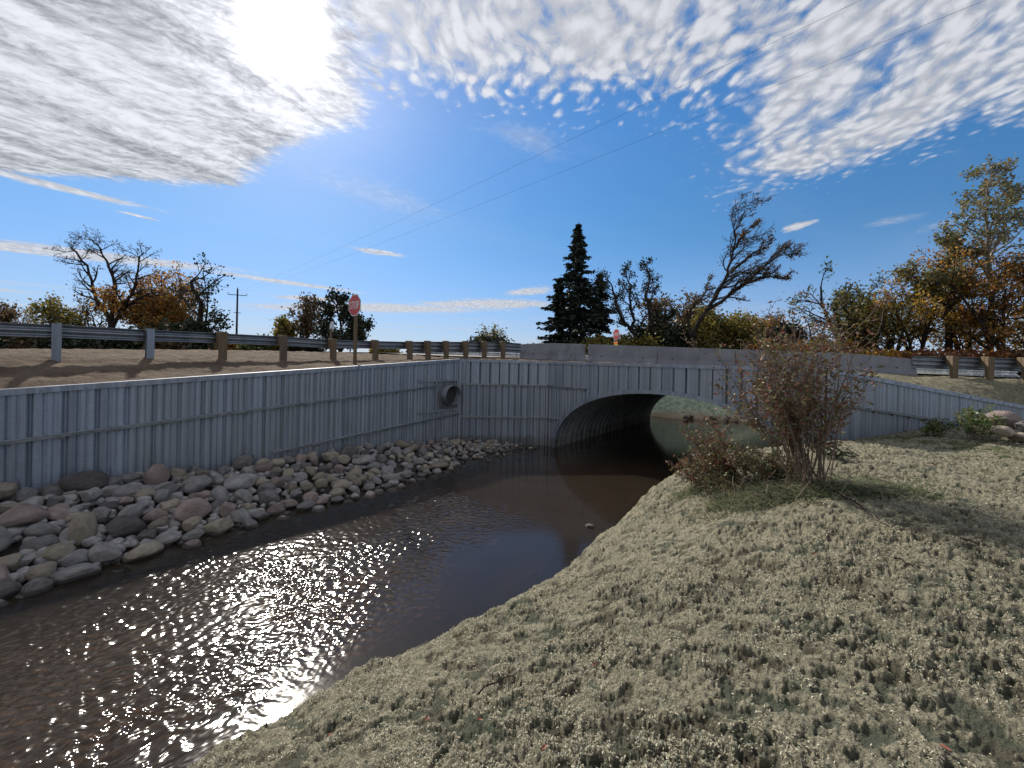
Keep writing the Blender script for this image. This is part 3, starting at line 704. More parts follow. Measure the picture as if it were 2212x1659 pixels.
# ------------------------------------------------------------------ culvert barrel
cv = tag(empty('culvert', (ARC_C.x, ARC_C.y, ZW)), 'low wide corrugated steel arch culvert the creek flows out of', 'culvert')
def build_barrel():
    prof = [(-ARC_A-.03, -1.0), (-ARC_A-.01, -.5)]
    for i in range(61):
        a = math.pi*(1-i/60); cx, sx = math.cos(a), math.sin(a)
        prof.append((ARC_A*math.copysign(abs(cx)**(2/2.15), cx), ARC_H*abs(sx)**(2/2.15)))
    prof += [(ARC_A+.01, -.5), (ARC_A+.03, -1.0)]
    nv = int(LBAR/.045); V = []
    for j in range(nv+1):
        v = LBAR*j/nv; w = .5+.5*math.cos(2*math.pi*v/.46); w = w**.45
        for (x, h) in prof:
            sc = 1+.030*(w-.5)*2; xx, hh = x*sc, (h*sc if h > 0 else h)
            p = ARC_C+U*xx+AX*v; V.append((p.x, p.y, ZW+hh))
    n = len(prof); V = np.array(V)
    kid(link_mesh('barrel', V, grid_faces(nv+1, n), M_BARREL, cv, smooth=True), cv)
    # rolled rim round the mouth, clamped to the sheet with bolts
    mb = MB(); rim = prof[2:-2]; inner = []; outer = []
    for i, (x, h) in enumerate(rim):
        x0, h0 = rim[max(i-1, 0)]; x1, h1 = rim[min(i+1, len(rim)-1)]; tx, th_ = x1-x0, h1-h0; L = math.hypot(tx, th_); nx, nh = -th_/L, tx/L
        inner.append((x*.985, h*.985)); outer.append((x+nx*.10, h+nh*.10))
    V = []; F = []
    for (xi, hi), (xo, ho) in zip(inner, outer):
        for (x, h), o in (((xi, hi), .16), ((xo, ho), .16), ((xo, ho), .02), ((xi, hi), -.05)):
            p = ARC_C+U*x+oF*o; V.append((p.x, p.y, ZW+h))
    for i in range(len(rim)-1):
        a, b = 4*i, 4*i+4
        for q in range(4): r = (q+1) % 4; F.append((a+q, b+q, b+r, a+r))
    kid(link_mesh('rim', V, F, M_GALV, cv), cv)
    for i in range(3, len(rim)-3, 4):
        xo, ho = outer[i]; p = ARC_C+U*(xo*.985)+oF*.17; o = bolt_at('bolt', Vector((p.x, p.y, ZW+ho*.985)), (.05, .03, .05), Vector((U.x, U.y, 0)), cv, cv)
        kid(o, cv)
build_barrel()
fh = tag(empty('headwall', (FARC.x, FARC.y, ZW)), 'far steel headwall at the other mouth of the culvert', 'headwall')
def far_bot(s):
    x = s-9.0; h = arch_h(x); return ZW+h+.02 if abs(x) < ARC_A else ZW-.5
fa, fb = FARC-U*9.0, FARC+U*11.0
kid(sheet('steel_sheet', fa, fb, lambda s: -.05, far_bot, NIN, fh, .41, 0, step=.03), fh)
# small corrugated drain pipe through the long wing wall
dp = tag(empty('drain_pipe', (pl(.66).x, pl(.66).y, -1.35)), 'short corrugated drain pipe poking through the wing wall beside the corner', 'pipe')
M_PIPE = m_galv('drain_pipe_steel', (.14, .16, .19), (.22, .24, .27), .35, .6)
def build_drain():
    c = pl(.68); cz = -1.36; r = .40; o = oL; k = 40; n = 60; V = []
    for j in range(n+1):
        t = j/n; d = -.5+t*.90; rr = r+.014*math.cos(2*math.pi*d/.075)
        for q in range(k):
            a = 2*math.pi*q/k; p = Vector((c.x, c.y))+o*d+(-eL)*(rr*math.cos(a)); V.append((p.x, p.y, cz+rr*math.sin(a)))
    F = [(j*k+q, j*k+(q+1) % k, (j+1)*k+(q+1) % k, (j+1)*k+q) for j in range(n) for q in range(k)]
    kid(link_mesh('pipe', V, F, M_PIPE, dp, smooth=True), dp)
    p0 = Vector((c.x, c.y))+o*.10; mb = MB(); mb.tube([(p0.x, p0.y, cz), (p0.x+o.x*.004, p0.y+o.y*.004, cz)], r-.02, 40); kid(mb.build('bore_shade_disc', M_HOLE, dp), dp)  # added near-black disc painting the shade inside the pipe
    b = Vector((c.x, c.y, cz)); ax = Vector((eL.x, eL.y, 0)); o3 = Vector((o.x, o.y, 0))
    mb = MB(); mb.box(b+o3*.085+ax*.10, 1.25, .012, 1.16, ax); kid(mb.build('mounting_plate', M_DARKSTEEL, dp), dp)
    for z, l in ((.60, 2.0), (-.60, 2.0)):
        mb = MB(); m = b+o3*.12+ax*.48+Vector((0, 0, z)); mb.box(m, l, .06, .075, ax); kid(mb.build('channel', M_WALE, dp), dp)
    for x in (-.48, .68):
        mb = MB(); m = b+o3*.12+ax*x; mb.box(m, .075, .055, 1.12, ax); kid(mb.build('channel', M_WALE, dp), dp)
build_drain()
# ------------------------------------------------------------------ concrete barriers
def barrier(k0, k1, h0, h1, hm, label, seam=.012, taper=None):
    a = B0+BR*(3.33*k0+seam); b = B0+BR*(3.33*k1-seam); L = (b-a).length; ax = Vector((BR.x, BR.y, 0)); n3 = Vector((BN.x, BN.y, 0))
    za = .22-.36*k0/5-.05; zb = .22-.36*k1/5-.05
    root = tag(empty('concrete_barrier', (a.x, a.y, za)), label, 'barrier', 'concrete barriers along the bridge')
    N = 24; V = []
    for i in range(N+1):
        t = i/N; p = a+(b-a)*t; z = za+(zb-za)*t; H = h0+(h1-h0)*t
        if taper == 'left': H = h0+(h1-h0)*min(1, t/.55)**.8
        if taper == 'right': H = h1+(h0-h1)*min(1, (1-t)/.75)**.8
        for y, hh in ((-.30, 0), (-.30, .08), (-.20, .30), (-.11, H-.015), (-.095, H), (.095, H), (.11, H-.015), (.20, .30), (.30, .08), (.30, 0)):
            q = Vector((p.x, p.y, z))+n3*(y*.8+.2); V.append((q.x, q.y, z+hh))
    F = [(i*10+q, i*10+q+1, (i+1)*10+q+1, (i+1)*10+q) for i in range(N) for q in range(9)]
    F += [tuple(range(9, -1, -1)), tuple(N*10+q for q in range(10))]
    kid(link_mesh('barrier_body', V, F, M_CONC, root), root)
    for t in (.2, .8):
        mb = MB(); p = a+(b-a)*t; z = za+(zb-za)*t+.33; q = Vector((p.x, p.y, z))-n3*(.0); 
        c0 = q+n3*(.045); pts = [c0-n3*.006, c0+n3*.03]; mb.tube(pts, .035, 12); kid(mb.build('anchor_hole', M_HOLE, root), root)  # solid near-black plug, the shade of the hole put into its colour
    return root
barrier(0, .99, .80, .91, 0, 'leftmost concrete barrier, its top tapering down to the guardrail', taper='left')
barrier(1.03, 2, .91, .90, 0, 'concrete barrier second from left, just right of the open gap')
barrier(2, 3, .90, .88, 0, 'middle concrete barrier standing above the culvert crown')
barrier(3, 4, .88, .87, 0, 'concrete barrier partly hidden by the top of the red leafy shrub')
barrier(4, 5, .87, .70, 0, 'rightmost concrete barrier, tapering down to the right guardrail', taper='right')
# ------------------------------------------------------------------ guardrails
def wbeam(name, pts, zt, parent, mat, thrie=False, flip=1):
    """W section swept along plan points; zt = z of the top edge; flip gives the side it bulges to"""
    prof = [(.0, 0), (-.012, -.0), (.0, -.018), (.055, -.05), (.08, -.078), (.055, -.106), (.0, -.148), (.0, -.164), (.055, -.206), (.08, -.234), (.055, -.262), (0, -.294), (-.012, -.312), (0, -.312)]
    if thrie: prof = prof[:-2]+[(.0, -.35), (.055, -.39), (.08, -.42), (.055, -.45), (0, -.48), (-.012, -.50)]
    V = []; n = len(pts)
    for i, p in enumerate(pts):
        t = (pts[min(i+1, n-1)]-pts[max(i-1, 0)]).normalized(); nn = Vector((-t.y, t.x))*flip
        for o, z in prof: V.append((p.x+nn.x*o, p.y+nn.y*o, zt[i]+z))
    m = len(prof)
    return kid(link_mesh(name, V, grid_faces(n, m), mat, parent, smooth=False), parent)
def post(p, zb, zt, mat, parent, t, steel=False, w=.19, behind=1.0):
    nn = Vector((-t.y, t.x))*behind; mb = MB(); zb -= .5
    ax = (t.x, t.y, 0); c = p-nn*(.30 if not steel else .27)
    if steel:
        h = zt-zb; mb.box((c.x, c.y, (zb+zt)/2), .012, .15, h, ax)
        for s in (-1, 1):
            q = c+nn*(.075*s); mb.box((q.x, q.y, (zb+zt)/2), .16, .012, h, ax)
        o = kid(mb.build('post', M_RAIL, parent), parent)
        mb = MB(); q = p-nn*.11; mb.box((q.x, q.y, zt-.2), .12, .18, .36, ax, bev=.01); o2 = kid(mb.build('blockout', M_HOLE, parent), parent)
    else:
        mb.box((c.x, c.y, (zb+zt)/2), w, .18, zt-zb, ax, bev=.012); kid(mb.build('post', mat, parent), parent)
        mb = MB(); q = p-nn*.115; mb.box((q.x, q.y, zt-.165), w-.01, .185, .36, ax, bev=.012); kid(mb.build('blockout', mat, parent), parent)
def guardrail(rows, label, steel=(), thr_from=None, flip=1, ext=None, dark=()):
    pts = [Vector((r[0]*r[1], r[1])) for r in rows]; zb = [r[2] for r in rows]; zt = [r[3] for r in rows]
    root = tag(empty('guardrail', (pts[0].x, pts[0].y, zb[0])), label, 'guardrail', None)
    # densify
    P, Z = [], []
    for i in range(len(pts)-1):
        for k in range(6):
            t = k/6; P.append(pts[i].lerp(pts[i+1], t)); Z.append(zt[i]*(1-t)+zt[i+1]*t-.02)
    P.append(pts[-1]); Z.append(zt[-1]-.02)
    if thr_from is None: wbeam('rail', P, Z, root, M_RAIL, False, flip)
    elif thr_from == 0: wbeam('rail', P, Z, root, M_RAIL, True, flip)
    else:
        j = thr_from*6; wbeam('rail', P[:j+1], Z[:j+1], root, M_RAIL, False, flip); wbeam('rail', P[j:], [z+.004 for z in Z[j:]], root, M_RAIL, True, flip)
    for i, p in enumerate(pts):
        t = (pts[min(i+1, len(pts)-1)]-pts[max(i-1, 0)]).normalized()
        if i in steel or not (0 <= i < len(pts)): post(p, zb[i], zt[i], M_RAIL, root, t, True, behind=flip)
        elif rows[i][4]: post(p, zb[i], zt[i]+.01, M_WOOD2 if i in dark else M_WOOD, root, t, behind=flip)
    return root
GL = [(-1.62, 7.9, -.15, .66, 1), (-1.139, 9.7, -.104, .70, 1), (-.913, 11.0, -.06, .71, 1), (-.733, 12.4, -.05, .74, 1), (-.581, 13.8, -.03, .755, 1), (-.456, 15.1, 0, .74, 1), (-.350, 16.3, .02, .787, 1),
      (-.264, 17.3, .06, .83, 1), (-.2176, 17.9, .09, .88, 1), (-.1713, 18.4, .12, .92, 1), (-.1227, 18.9, .15, .96, 1), (-.0764, 19.4, .18, 1.0, 1), (-.03, 19.9, .2, 1.04, 1), (.022, 20.48, .2, 1.02, 0)]
guardrail(GL, 'curving steel guardrail on wood and steel posts left of the bridge', steel=(0, 1, 2), thr_from=7, flip=1, dark=(4,))
def rline(s, dz): 
    p = B0+BR*(16.6+s); return (p.x/p.y, p.y, -.16-.012*s, .66-.012*s+dz, 1)
GR = [(*rline(-.1, 0)[:4], 0)]+[rline(s, 0.0) for s in (1.05, 2.15, 3.25, 4.5, 5.8)]
guardrail(GR, 'steel guardrail on thick timber posts right of the concrete barriers', thr_from=0, flip=1)
fg = []
for s in np.arange(-9, 24, 1.9):
    p = B0+BR*s+BN*4.7; fg.append((p.x/p.y, p.y, .25-.020*s-.1, .88-.020*s-.22, 1))
_keep = M_RAIL; M_RAIL = m_galv('sun_glare_rail', (.72, .74, .77), (.80, .82, .84), .28, .45)  # sun glare on the backlit far rail painted as paler steel
guardrail(fg, 'far side guardrail seen under and beyond the near rail and barriers', flip=-1); M_RAIL = _keep

# ------------------------------------------------------------------ signs
STROKES = {'S': [[(.9, .85), (.7, 1), (.3, 1), (.1, .85), (.1, .62), (.3, .52), (.7, .47), (.9, .36), (.9, .15), (.7, 0), (.3, 0), (.1, .15)]],
           'T': [[(.05, 1), (.95, 1)], [(.5, 1), (.5, 0)]], 'O': [[(.3, 0), (.1, .18), (.1, .82), (.3, 1), (.7, 1), (.9, .82), (.9, .18), (.7, 0), (.3, 0)]],
           'P': [[(.12, 0), (.12, 1), (.7, 1), (.9, .87), (.9, .6), (.7, .47), (.12, .47)]]}
def octagon(mb, r, y0, y1):
    a = [math.pi/8+i*math.pi/4 for i in range(8)]; R_ = r/math.cos(math.pi/8)
    V = [(R_*math.cos(t), y, R_*math.sin(t)) for y in (y0, y1) for t in a]
    F = [tuple(range(8)), tuple(range(15, 7, -1))]+[(i, i+8, (i+1) % 8+8, (i+1) % 8) for i in range(8)]
    mb.add(V, F)
def stop_sign(loc, rz, total, r, label, postmat, front=True, extra=False):
    root = tag(empty('stop_sign', loc, rz), label, 'stop sign')
    zc_ = total-r
    mb = MB(); mb.box((0, .06, total/2-.15-.3), .10, .09, total-.3+.3, bev=.006); mb.build('post', postmat, root)
    mb = MB(); octagon(mb, r, 0, .008); f = mb.build('sign_plate', M_SIGNBACK, root); f.location = (0, 0, zc_)
    mb = MB(); octagon(mb, r*.985, -.003, -.001); f = mb.build('white_border', M_PAINT_W, root); f.location = (0, 0, zc_)
    mb = MB(); octagon(mb, r*.93, -.006, -.004); f = mb.build('red_face', M_PAINT_R, root); f.location = (0, 0, zc_)
    mb = MB(); w, h = r*.35, r*.62; x0 = -(4*w+3*r*.07)/2; th = r*.085
    for i, ch in enumerate('STOP'):
        ox = x0+i*(w+r*.07)
        for st in STROKES[ch]:
            for (xa, za), (xb, zb) in zip(st[:-1], st[1:]):
                A = Vector((ox+xa*w, -.0085, (za-.5)*h)); B = Vector((ox+xb*w, -.0085, (zb-.5)*h)); d = B-A
                mb.box((A+B)/2, d.length+th*.75, .002, th, d, Vector((0, -1, 0)).cross(d).normalized())
    f = mb.build('lettering', M_PAINT_W, root); f.location = (0, 0, zc_)
    if extra:
        mb = MB(); mb.box((0, -.02, zc_-r-.20), .42, .01, .16); mb.build('orange_tab', M_ORANGE, root)
        mb = MB(); mb.box((0, -.02, zc_-r-.40), .42, .01, .18); mb.build('yellow_tab', M_YELLOW, root)
    return root
D1 = 14.0
p = at(763, 790, D1); top = at(766, 636, D1)
stop_sign((p.x, p.y, p.z-.25), R(-37), (top.z-p.z)+.25, .375, 'red octagonal stop sign on a brown post behind the long wing wall', M_WOOD)
D2 = 24.0
p = at(716, 760, D2); top = at(717, 694, D2)
stop_sign((p.x, p.y, p.z-.3), R(180-20-24), (top.z-p.z)+.3, .33, 'pale back of a road sign in front of the dark round tree', M_WOOD)
D3 = 27.0
p = at(1330, 775, D3); top = at(1332, 711, D3)
stop_sign((p.x, p.y, p.z-.2), R(-70), (top.z-p.z)+.2, .36, 'distant stop sign with orange and yellow tabs behind the barriers', M_WOOD2, extra=True)

# ------------------------------------------------------------------ power line
def power_pole(loc, h, label, rz):
    root = tag(empty('utility_pole', loc, rz), label, 'utility pole', 'utility poles of the overhead line')
    mb = MB(); mb.tube([(0, 0, -1), (0, 0, h*.5), (0, 0, h)], [.15, .13, .10], 10); mb.build('pole', BARK, root)
    mb = MB(); mb.box((0, 0, h-.9), 2.3, .09, .09); mb.build('crossarm', BARK, root)
    for x in (-1.15, 0, 1.15):
        mb = MB(); z = h-.82 if x else h; mb.tube([(x, 0, z), (x, 0, z+.12), (x, 0, z+.24)], [.03, .07, .04], 8); mb.build('insulator', M_SIGNBACK, root)
    mb = MB(); mb.box((0, .16, h*.66), .9, .06, .08); mb.build('lower_arm', BARK, root)
    return root
pb = at(510, 775, 58); ptop = at(513, 624, 58)
power_pole((pb.x, pb.y, -.3), ptop.z+.3, 'dark wooden utility pole with a crossarm beyond the left guardrail', R(25))
w1 = at(1860, 0, 9.9); w2 = at(2130, 0, 9.9)
dw = Vector((w1.x-pb.x, w1.y-pb.y)); far2 = Vector((w1.x, w1.y))+dw.normalized()*34
power_pole((far2.x, far2.y, -2.0), 11.5, 'second wooden utility pole of the overhead line behind the camera', math.atan2(dw.y, dw.x)+R(90))
M_WIRE = simple('dull_wire', (.03, .03, .03), (.04, .04, .04), 2, 1.0, spec=0.0)
def wire(a, mid, b, label):
    # sagging conductor through the three points
    a, mid, b = Vector(a), Vector(mid), Vector(b); pts = []
    T = (mid-a).length/((mid-a).length+(b-mid).length)
    for i in range(61):
        t = i/60; l0 = (t-T)*(t-1)/((0-T)*(0-1)); l1 = (t-0)*(t-1)/((T-0)*(T-1)); l2 = (t-0)*(t-T)/((1-0)*(1-T))
        pts.append(a*l0+mid*l1+b*l2)
    mb = MB(); mb.tube(pts, .0038, 5)
    tag(mb.build('overhead_wire', M_WIRE), label, 'wire', 'overhead wires')
wire(at(512, 632, 58), w1, (far2.x-1.1, far2.y-.5, 9.2), 'upper of the two thin overhead wires crossing the sky')
wire(at(520, 634, 58), w2, (far2.x+1.1, far2.y+.6, 9.2), 'lower of the two thin overhead wires crossing the sky')

# ------------------------------------------------------------------ trees
def prisms(segs, k=4):
    """segs: array (n, 8) p0 p1 r0 r1 -> open prisms"""
    S = np.asarray(segs, float); n = len(S); p0 = S[:, :3]; p1 = S[:, 3:6]; r0 = S[:, 6:7]; r1 = S[:, 7:8]
    t = p1-p0; t /= np.maximum(np.linalg.norm(t, axis=1, keepdims=True), 1e-9)
    ref = np.where(np.abs(t[:, 2:3]) < .9, np.array([[0, 0, 1.]]), np.array([[1., 0, 0]]))
    a = np.cross(t, ref); a /= np.linalg.norm(a, axis=1, keepdims=True); b = np.cross(t, a)
    V = np.zeros((n, 2*k, 3))
    for q in range(k):
        c, s = math.cos(2*math.pi*q/k), math.sin(2*math.pi*q/k)
        V[:, q] = p0+(a*c+b*s)*r0; V[:, k+q] = p1+(a*c+b*s)*r1
    base = (np.arange(n)*2*k)[:, None]
    F = np.stack([np.concatenate([base+q, base+(q+1) % k, base+k+(q+1) % k, base+k+q], 1) for q in range(k)], 1).reshape(-1, 4)
    return V.reshape(-1, 3), F
def leaves_mesh(pts, size, rng, flat=0.0, elong=1.6, dirs=None, fold=False):
    n = len(pts); P_ = np.asarray(pts, float)
    a = rng.normal(size=(n, 3)); 
    if dirs is not None: a = a*.6+np.asarray(dirs)*1.2
    a[:, 2] *= (1-flat); a /= np.linalg.norm(a, axis=1, keepdims=True)
    b = np.cross(a, rng.normal(size=(n, 3))); b /= np.maximum(np.linalg.norm(b, axis=1, keepdims=True), 1e-6)
    s = size*rng.uniform(.6, 1.35, (n, 1)); a = a*s*elong*.5; b = b*s*.5
    if fold:
        c = np.cross(a, b); c /= np.linalg.norm(c, axis=1, keepdims=True); c *= s*.18
        V = np.stack([P_-a, P_-a*.1+b*.8+c, P_+a, P_-a*.1-b*.8+c], 1)
    else: V = np.stack([P_-a, P_+b-a*.15, P_+a, P_-b-a*.15], 1)
    F = np.arange(n*4).reshape(n, 4); return V.reshape(-1, 3), F
def grow(rng, p, d, L, r, lev, P, segs, tips):
    n = P['seg'][lev]; up = P['up'][lev]; jit = P['jit'][lev]; wind = P.get('wind', (0, 0, 0))
    pts = [p]; step = L/n; rs = [r]
    rend = r*P.get('tap', .35)
    for i in range(n):
        d = (d[0]+rng.gauss(0, jit)+wind[0]*.1, d[1]+rng.gauss(0, jit)+wind[1]*.1, d[2]+rng.gauss(0, jit)+up)
        m = math.sqrt(d[0]**2+d[1]**2+d[2]**2); d = (d[0]/m, d[1]/m, d[2]/m)
        q = (p[0]+d[0]*step, p[1]+d[1]*step, p[2]+d[2]*step); r1 = r+(rend-r)*(i+1)/n if r > 0 else r
        r1 = rs[0]+(rend-rs[0])*(i+1)/n
        segs.append((*p, *q, rs[-1], max(r1, P['rmin']))); pts.append(q); rs.append(max(r1, P['rmin'])); p = q
    spawn(rng, pts, rs, L, lev, P, segs, tips)
def spawn(rng, pts, rs, L, lev, P, segs, tips, cnt=None, start=None):
    last = lev >= P['levels']
    if last:
        for i in range(1, len(pts)): tips.append((pts[i], (pts[i][0]-pts[i-1][0], pts[i][1]-pts[i-1][1], pts[i][2]-pts[i-1][2])))
        return
    k = cnt if cnt is not None else P['kids'][lev]; st = P['start'][lev] if start is None else start
    for c in range(k):
        t = st+(1-st)*(c+rng.random())/k; t = min(t, .999); f = t*(len(pts)-1); i = int(f); fr = f-i
        a, b = pts[i], pts[i+1]; p = tuple(a[j]+(b[j]-a[j])*fr for j in range(3))
        dx = tuple(b[j]-a[j] for j in range(3)); m = math.sqrt(sum(x*x for x in dx)) or 1; dx = tuple(x/m for x in dx)
        ang = R(rng.gauss(P['ang'][lev], 9)); az = rng.random()*6.283
        ref = (0, 0, 1) if abs(dx[2]) < .9 else (1, 0, 0)
        A = Vector(dx).cross(Vector(ref)).normalized(); B = Vector(dx).cross(A)
        nd = Vector(dx)*math.cos(ang)+(A*math.cos(az)+B*math.sin(az))*math.sin(ang)
        if nd.z < -.3: nd.z *= .3
        grow(rng, p, tuple(nd.normalized()), L*P['rat'][lev]*(1-.45*t)*rng.uniform(.75, 1.2), max(rs[i]*.55, P['rmin']), lev+1, P, segs, tips)
BASE = dict(levels=3, seg=[6, 5, 4, 3], kids=[9, 6, 5, 0], start=[.3, .25, .2, 0], ang=[45, 42, 40, 40], rat=[.55, .55, .5, .4], up=[.03, .05, .04, 0], jit=[.08, .14, .18, .2], rmin=.018, tap=.3)
def tree(name, label, base, limbs=None, h=8, r=.2, seed=0, P=None, leaf=L_GREEN, lsize=.22, lden=1.0, bark=BARK, cat='tree', lspread=.25, group=None, tip_lo=-9, dirn=(0, 0, 1), multi=1, flat=0.0, elong=1.5):
    rng = random.Random(seed); nr = np.random.default_rng(seed); Q = dict(BASE); Q.update(P or {})
    segs, tips = [], []
    root = tag(empty(name, tuple(base)), label, cat, group)
    if limbs:
        for L in limbs:
            pts = [tuple(Vector(q)-Vector(base)) for q in L['pts']]; n = len(pts); pp = []
            for i in range(n-1):
                for s in range(3): t = s/3; pp.append(tuple(pts[i][j]*(1-t)+pts[i+1][j]*t+rng.gauss(0, L.get('w', .05)) for j in range(3)))
            pp.append(pts[-1]); m = len(pp); rs = [L['r0']+(L['r1']-L['r0'])*i/(m-1) for i in range(m)]
            for i in range(m-1): segs.append((*pp[i], *pp[i+1], rs[i], rs[i+1]))
            ln = sum((Vector(pp[i+1])-Vector(pp[i])).length for i in range(m-1))
            if L.get('kids', 1): spawn(rng, pp, rs, ln*L.get('ls', 1), L.get('lev', 0), Q, segs, tips, L.get('kids'), L.get('start', .25))
    else:
        for k in range(multi):
            d = (dirn[0]+rng.gauss(0, .22 if multi > 1 else .04), dirn[1]+rng.gauss(0, .22 if multi > 1 else .04), dirn[2])
            grow(rng, (rng.gauss(0, .12*(multi-1)), 0, -.3), d, h*(1 if k == 0 else rng.uniform(.7, 1)), r, 0, Q, segs, tips)
    V, F = prisms(segs, 5 if len(segs) < 2500 else 4)
    link_mesh('trunk', V, F, bark, root, smooth=True)
    if lden > 0 and tips:
        tp = np.array([t[0] for t in tips]); n = int(len(tp)*lden); idx = nr.integers(0, len(tp), n)
        pts = tp[idx]+nr.normal(size=(n, 3))*lspread; pts = pts[pts[:, 2] > tip_lo]
        if len(pts):
            V, F = leaves_mesh(pts, lsize, nr, flat, elong); link_mesh('crown', V, F, leaf, root)
    return root
def gz(x, y): return float(emb_z(np.array([x]), np.array([y]))[0])
def pos(u, d, dz=0.0):
    p = at(u, 784, d); return (p.x, p.y, gz(p.x, p.y)-.1+dz)
def A(pts, d, j=0.0):
    return [tuple(at(u, v, d+j*i)) for i, (u, v) in enumerate(pts)]
# left group ---------------------------------------------------------
d = 44
tree('bare_tree', 'big mostly bare tree with forked black limbs, tallest of the left clump', at(244, 772, d), seed=3,
     limbs=[dict(pts=A([(244, 775), (243, 730), (240, 690), (215, 655), (200, 620), (190, 575), (165, 545), (148, 530)], d), r0=.38, r1=.04, kids=14, start=.35, ls=.75),
            dict(pts=A([(243, 712), (243, 660), (250, 620), (242, 590), (225, 555), (210, 530), (190, 515)], d, .3), r0=.28, r1=.035, kids=16, start=.3, ls=.75),
            dict(pts=A([(245, 705), (262, 670), (285, 640), (295, 600), (300, 560), (310, 545)], d, -.3), r0=.27, r1=.04, kids=12, start=.25),
            dict(pts=A([(262, 672), (290, 650), (320, 635), (345, 632)], d, -.3), r0=.22, r1=.05, kids=8, start=.2)],
     P=dict(levels=3, kids=[9, 6, 5, 0], rat=[.30, .55, .5, .4], rmin=.012, ang=[48, 42, 42, 40]), leaf=L_BROWN, lsize=.11, lden=.22, lspread=.22)
tree('maple_tree', 'orange brown leafy tree right of the big bare tree', pos(345, 46), h=6.6, r=.26, seed=5, multi=4,
     P=dict(levels=3, kids=[8, 5, 5, 0], rat=[.62, .6, .5, .4], rmin=.02), leaf=L_ORANGE, lsize=.20, lden=4.6, lspread=.4)
tree('maple_tree', 'dull orange tree half behind the broken topped tree', pos(378, 50), h=8.6, r=.3, seed=6, multi=3,
     P=dict(levels=3, kids=[8, 5, 5, 0], rat=[.52, .6, .5, .4], rmin=.02), leaf=L_ORANGE, lsize=.19, lden=2.4, lspread=.4)
d = 43
tree('broken_tree', 'tree with a crooked dead top limb at the right end of the left clump', at(428, 772, d), seed=8,
     limbs=[dict(pts=A([(428, 775), (432, 740), (433, 690), (434, 655), (424, 635), (412, 618), (415, 606), (424, 600)], d), r0=.34, r1=.10, kids=5, start=.3),
            dict(pts=A([(431, 735), (445, 700), (450, 660), (446, 630)], d), r0=.16, r1=.03, kids=12, start=.2),
            dict(pts=A([(430, 740), (458, 715), (475, 690)], d), r0=.16, r1=.03, kids=10, start=.2)],
     P=dict(levels=2, kids=[7, 5, 4, 0], rat=[.5, .55, .5, .4], rmin=.018), leaf=L_DARK, lsize=.22, lden=1.5, lspread=.25)
tree('ivy_bush', 'dark ivy covered bush at the foot of the broken topped tree', pos(412, 42.5), h=2.6, r=.2, seed=9, multi=5, P=dict(levels=2, kids=[7, 5, 5, 0], rat=[.6, .6, .5, .4]), leaf=L_DARK, lsize=.28, lden=11, lspread=.4, cat='bush')
tree('young_tree', 'small olive green tree left of the big bare tree', pos(135, 46), h=6.0, r=.15, seed=10, multi=4, P=dict(levels=3, kids=[6, 4, 4, 0], rat=[.55, .6, .5, .4]), leaf=L_OLIVE, lsize=.22, lden=1.6, lspread=.3)
tree('young_tree', 'thin leafy tree just behind the left of the big bare trunk', pos(190, 48), h=6.8, r=.15, seed=11, multi=4, P=dict(levels=3, kids=[6, 4, 4, 0], rat=[.5, .6, .5, .4]), leaf=L_BROWN, lsize=.2, lden=.8, lspread=.3)
tree('bare_tree', 'pale leafless sapling clump near the left edge', pos(58, 52), h=6.6, r=.12, seed=12, multi=5, P=dict(levels=3, kids=[6, 5, 4, 0], rat=[.55, .6, .5, .4], rmin=.017), leaf=L_BROWN, lsize=.15, lden=.15, bark=TWIG)
tree('bare_tree', 'dark bushy tree cut by the left edge of the photo', pos(-22, 44), h=5.6, r=.15, seed=13, multi=4, P=dict(levels=3, kids=[6, 5, 4, 0], rat=[.5, .6, .5, .4]), leaf=L_BROWN, lsize=.2, lden=1.2)
# hedge row beyond the left field
k = 0
for i, (u, dd, hh, mt, nm) in enumerate([(-10, 42, 1.2, L_DARK, 'dark'), (70, 43, 1.25, L_BROWN, 'brown'), (150, 42, 1.35, L_DARK, 'dark green'), (225, 42, 1.3, L_DARK, 'near black'), (300, 41.5, 1.5, L_DARK, 'dense dark'),
                                     (365, 41.5, 1.5, L_BROWN, 'shadowy brown'), (520, 60, 1.5, L_OLIVE, 'yellowish'), (575, 56, 1.8, L_GREEN, 'low green'), (650, 58, 1.7, L_DARK, 'low dark'), (830, 75, 2.0, L_OLIVE, 'small olive'), (480, 58, 1.6, L_ORANGE, 'rusty')]):
    where = ['at the left edge', 'below the leafless saplings', 'below the olive tree', 'left of the big bare trunk', 'under the orange tree', 'left of the broken topped tree', 'right of the utility pole', 'under the green and orange tree', 'under the round dark tree', 'far off between sign and barriers', 'left of the utility pole'][i]
    tree('hedge_bush', f'{nm} bush {where}', pos(u, dd), h=hh*1.0, r=.1, seed=40+i, multi=8, P=dict(levels=2, kids=[6, 5, 4, 0], rat=[.75, .7, .6, .4], ang=[62, 50, 45, 40]), leaf=mt, lsize=.30, lden=9, lspread=.5, cat='bush', flat=.3)
tree('green_tree', 'small green and orange tree left of the stop signs', pos(612, 56), h=5.0, r=.2, seed=20, multi=4, P=dict(levels=3, kids=[6, 5, 4, 0], rat=[.5, .6, .5, .4]), leaf=L_OLIVE, lsize=.26, lden=2.6, lspread=.35)
tree('green_tree', 'taller thin leafed tree between the green one and the round dark one', pos(655, 56), h=7.6, r=.2, seed=21, multi=3, P=dict(levels=3, kids=[8, 5, 4, 0], rat=[.40, .55, .5, .4], ang=[35, 40, 40, 40]), leaf=L_BROWN, lsize=.24, lden=1.7, lspread=.3)
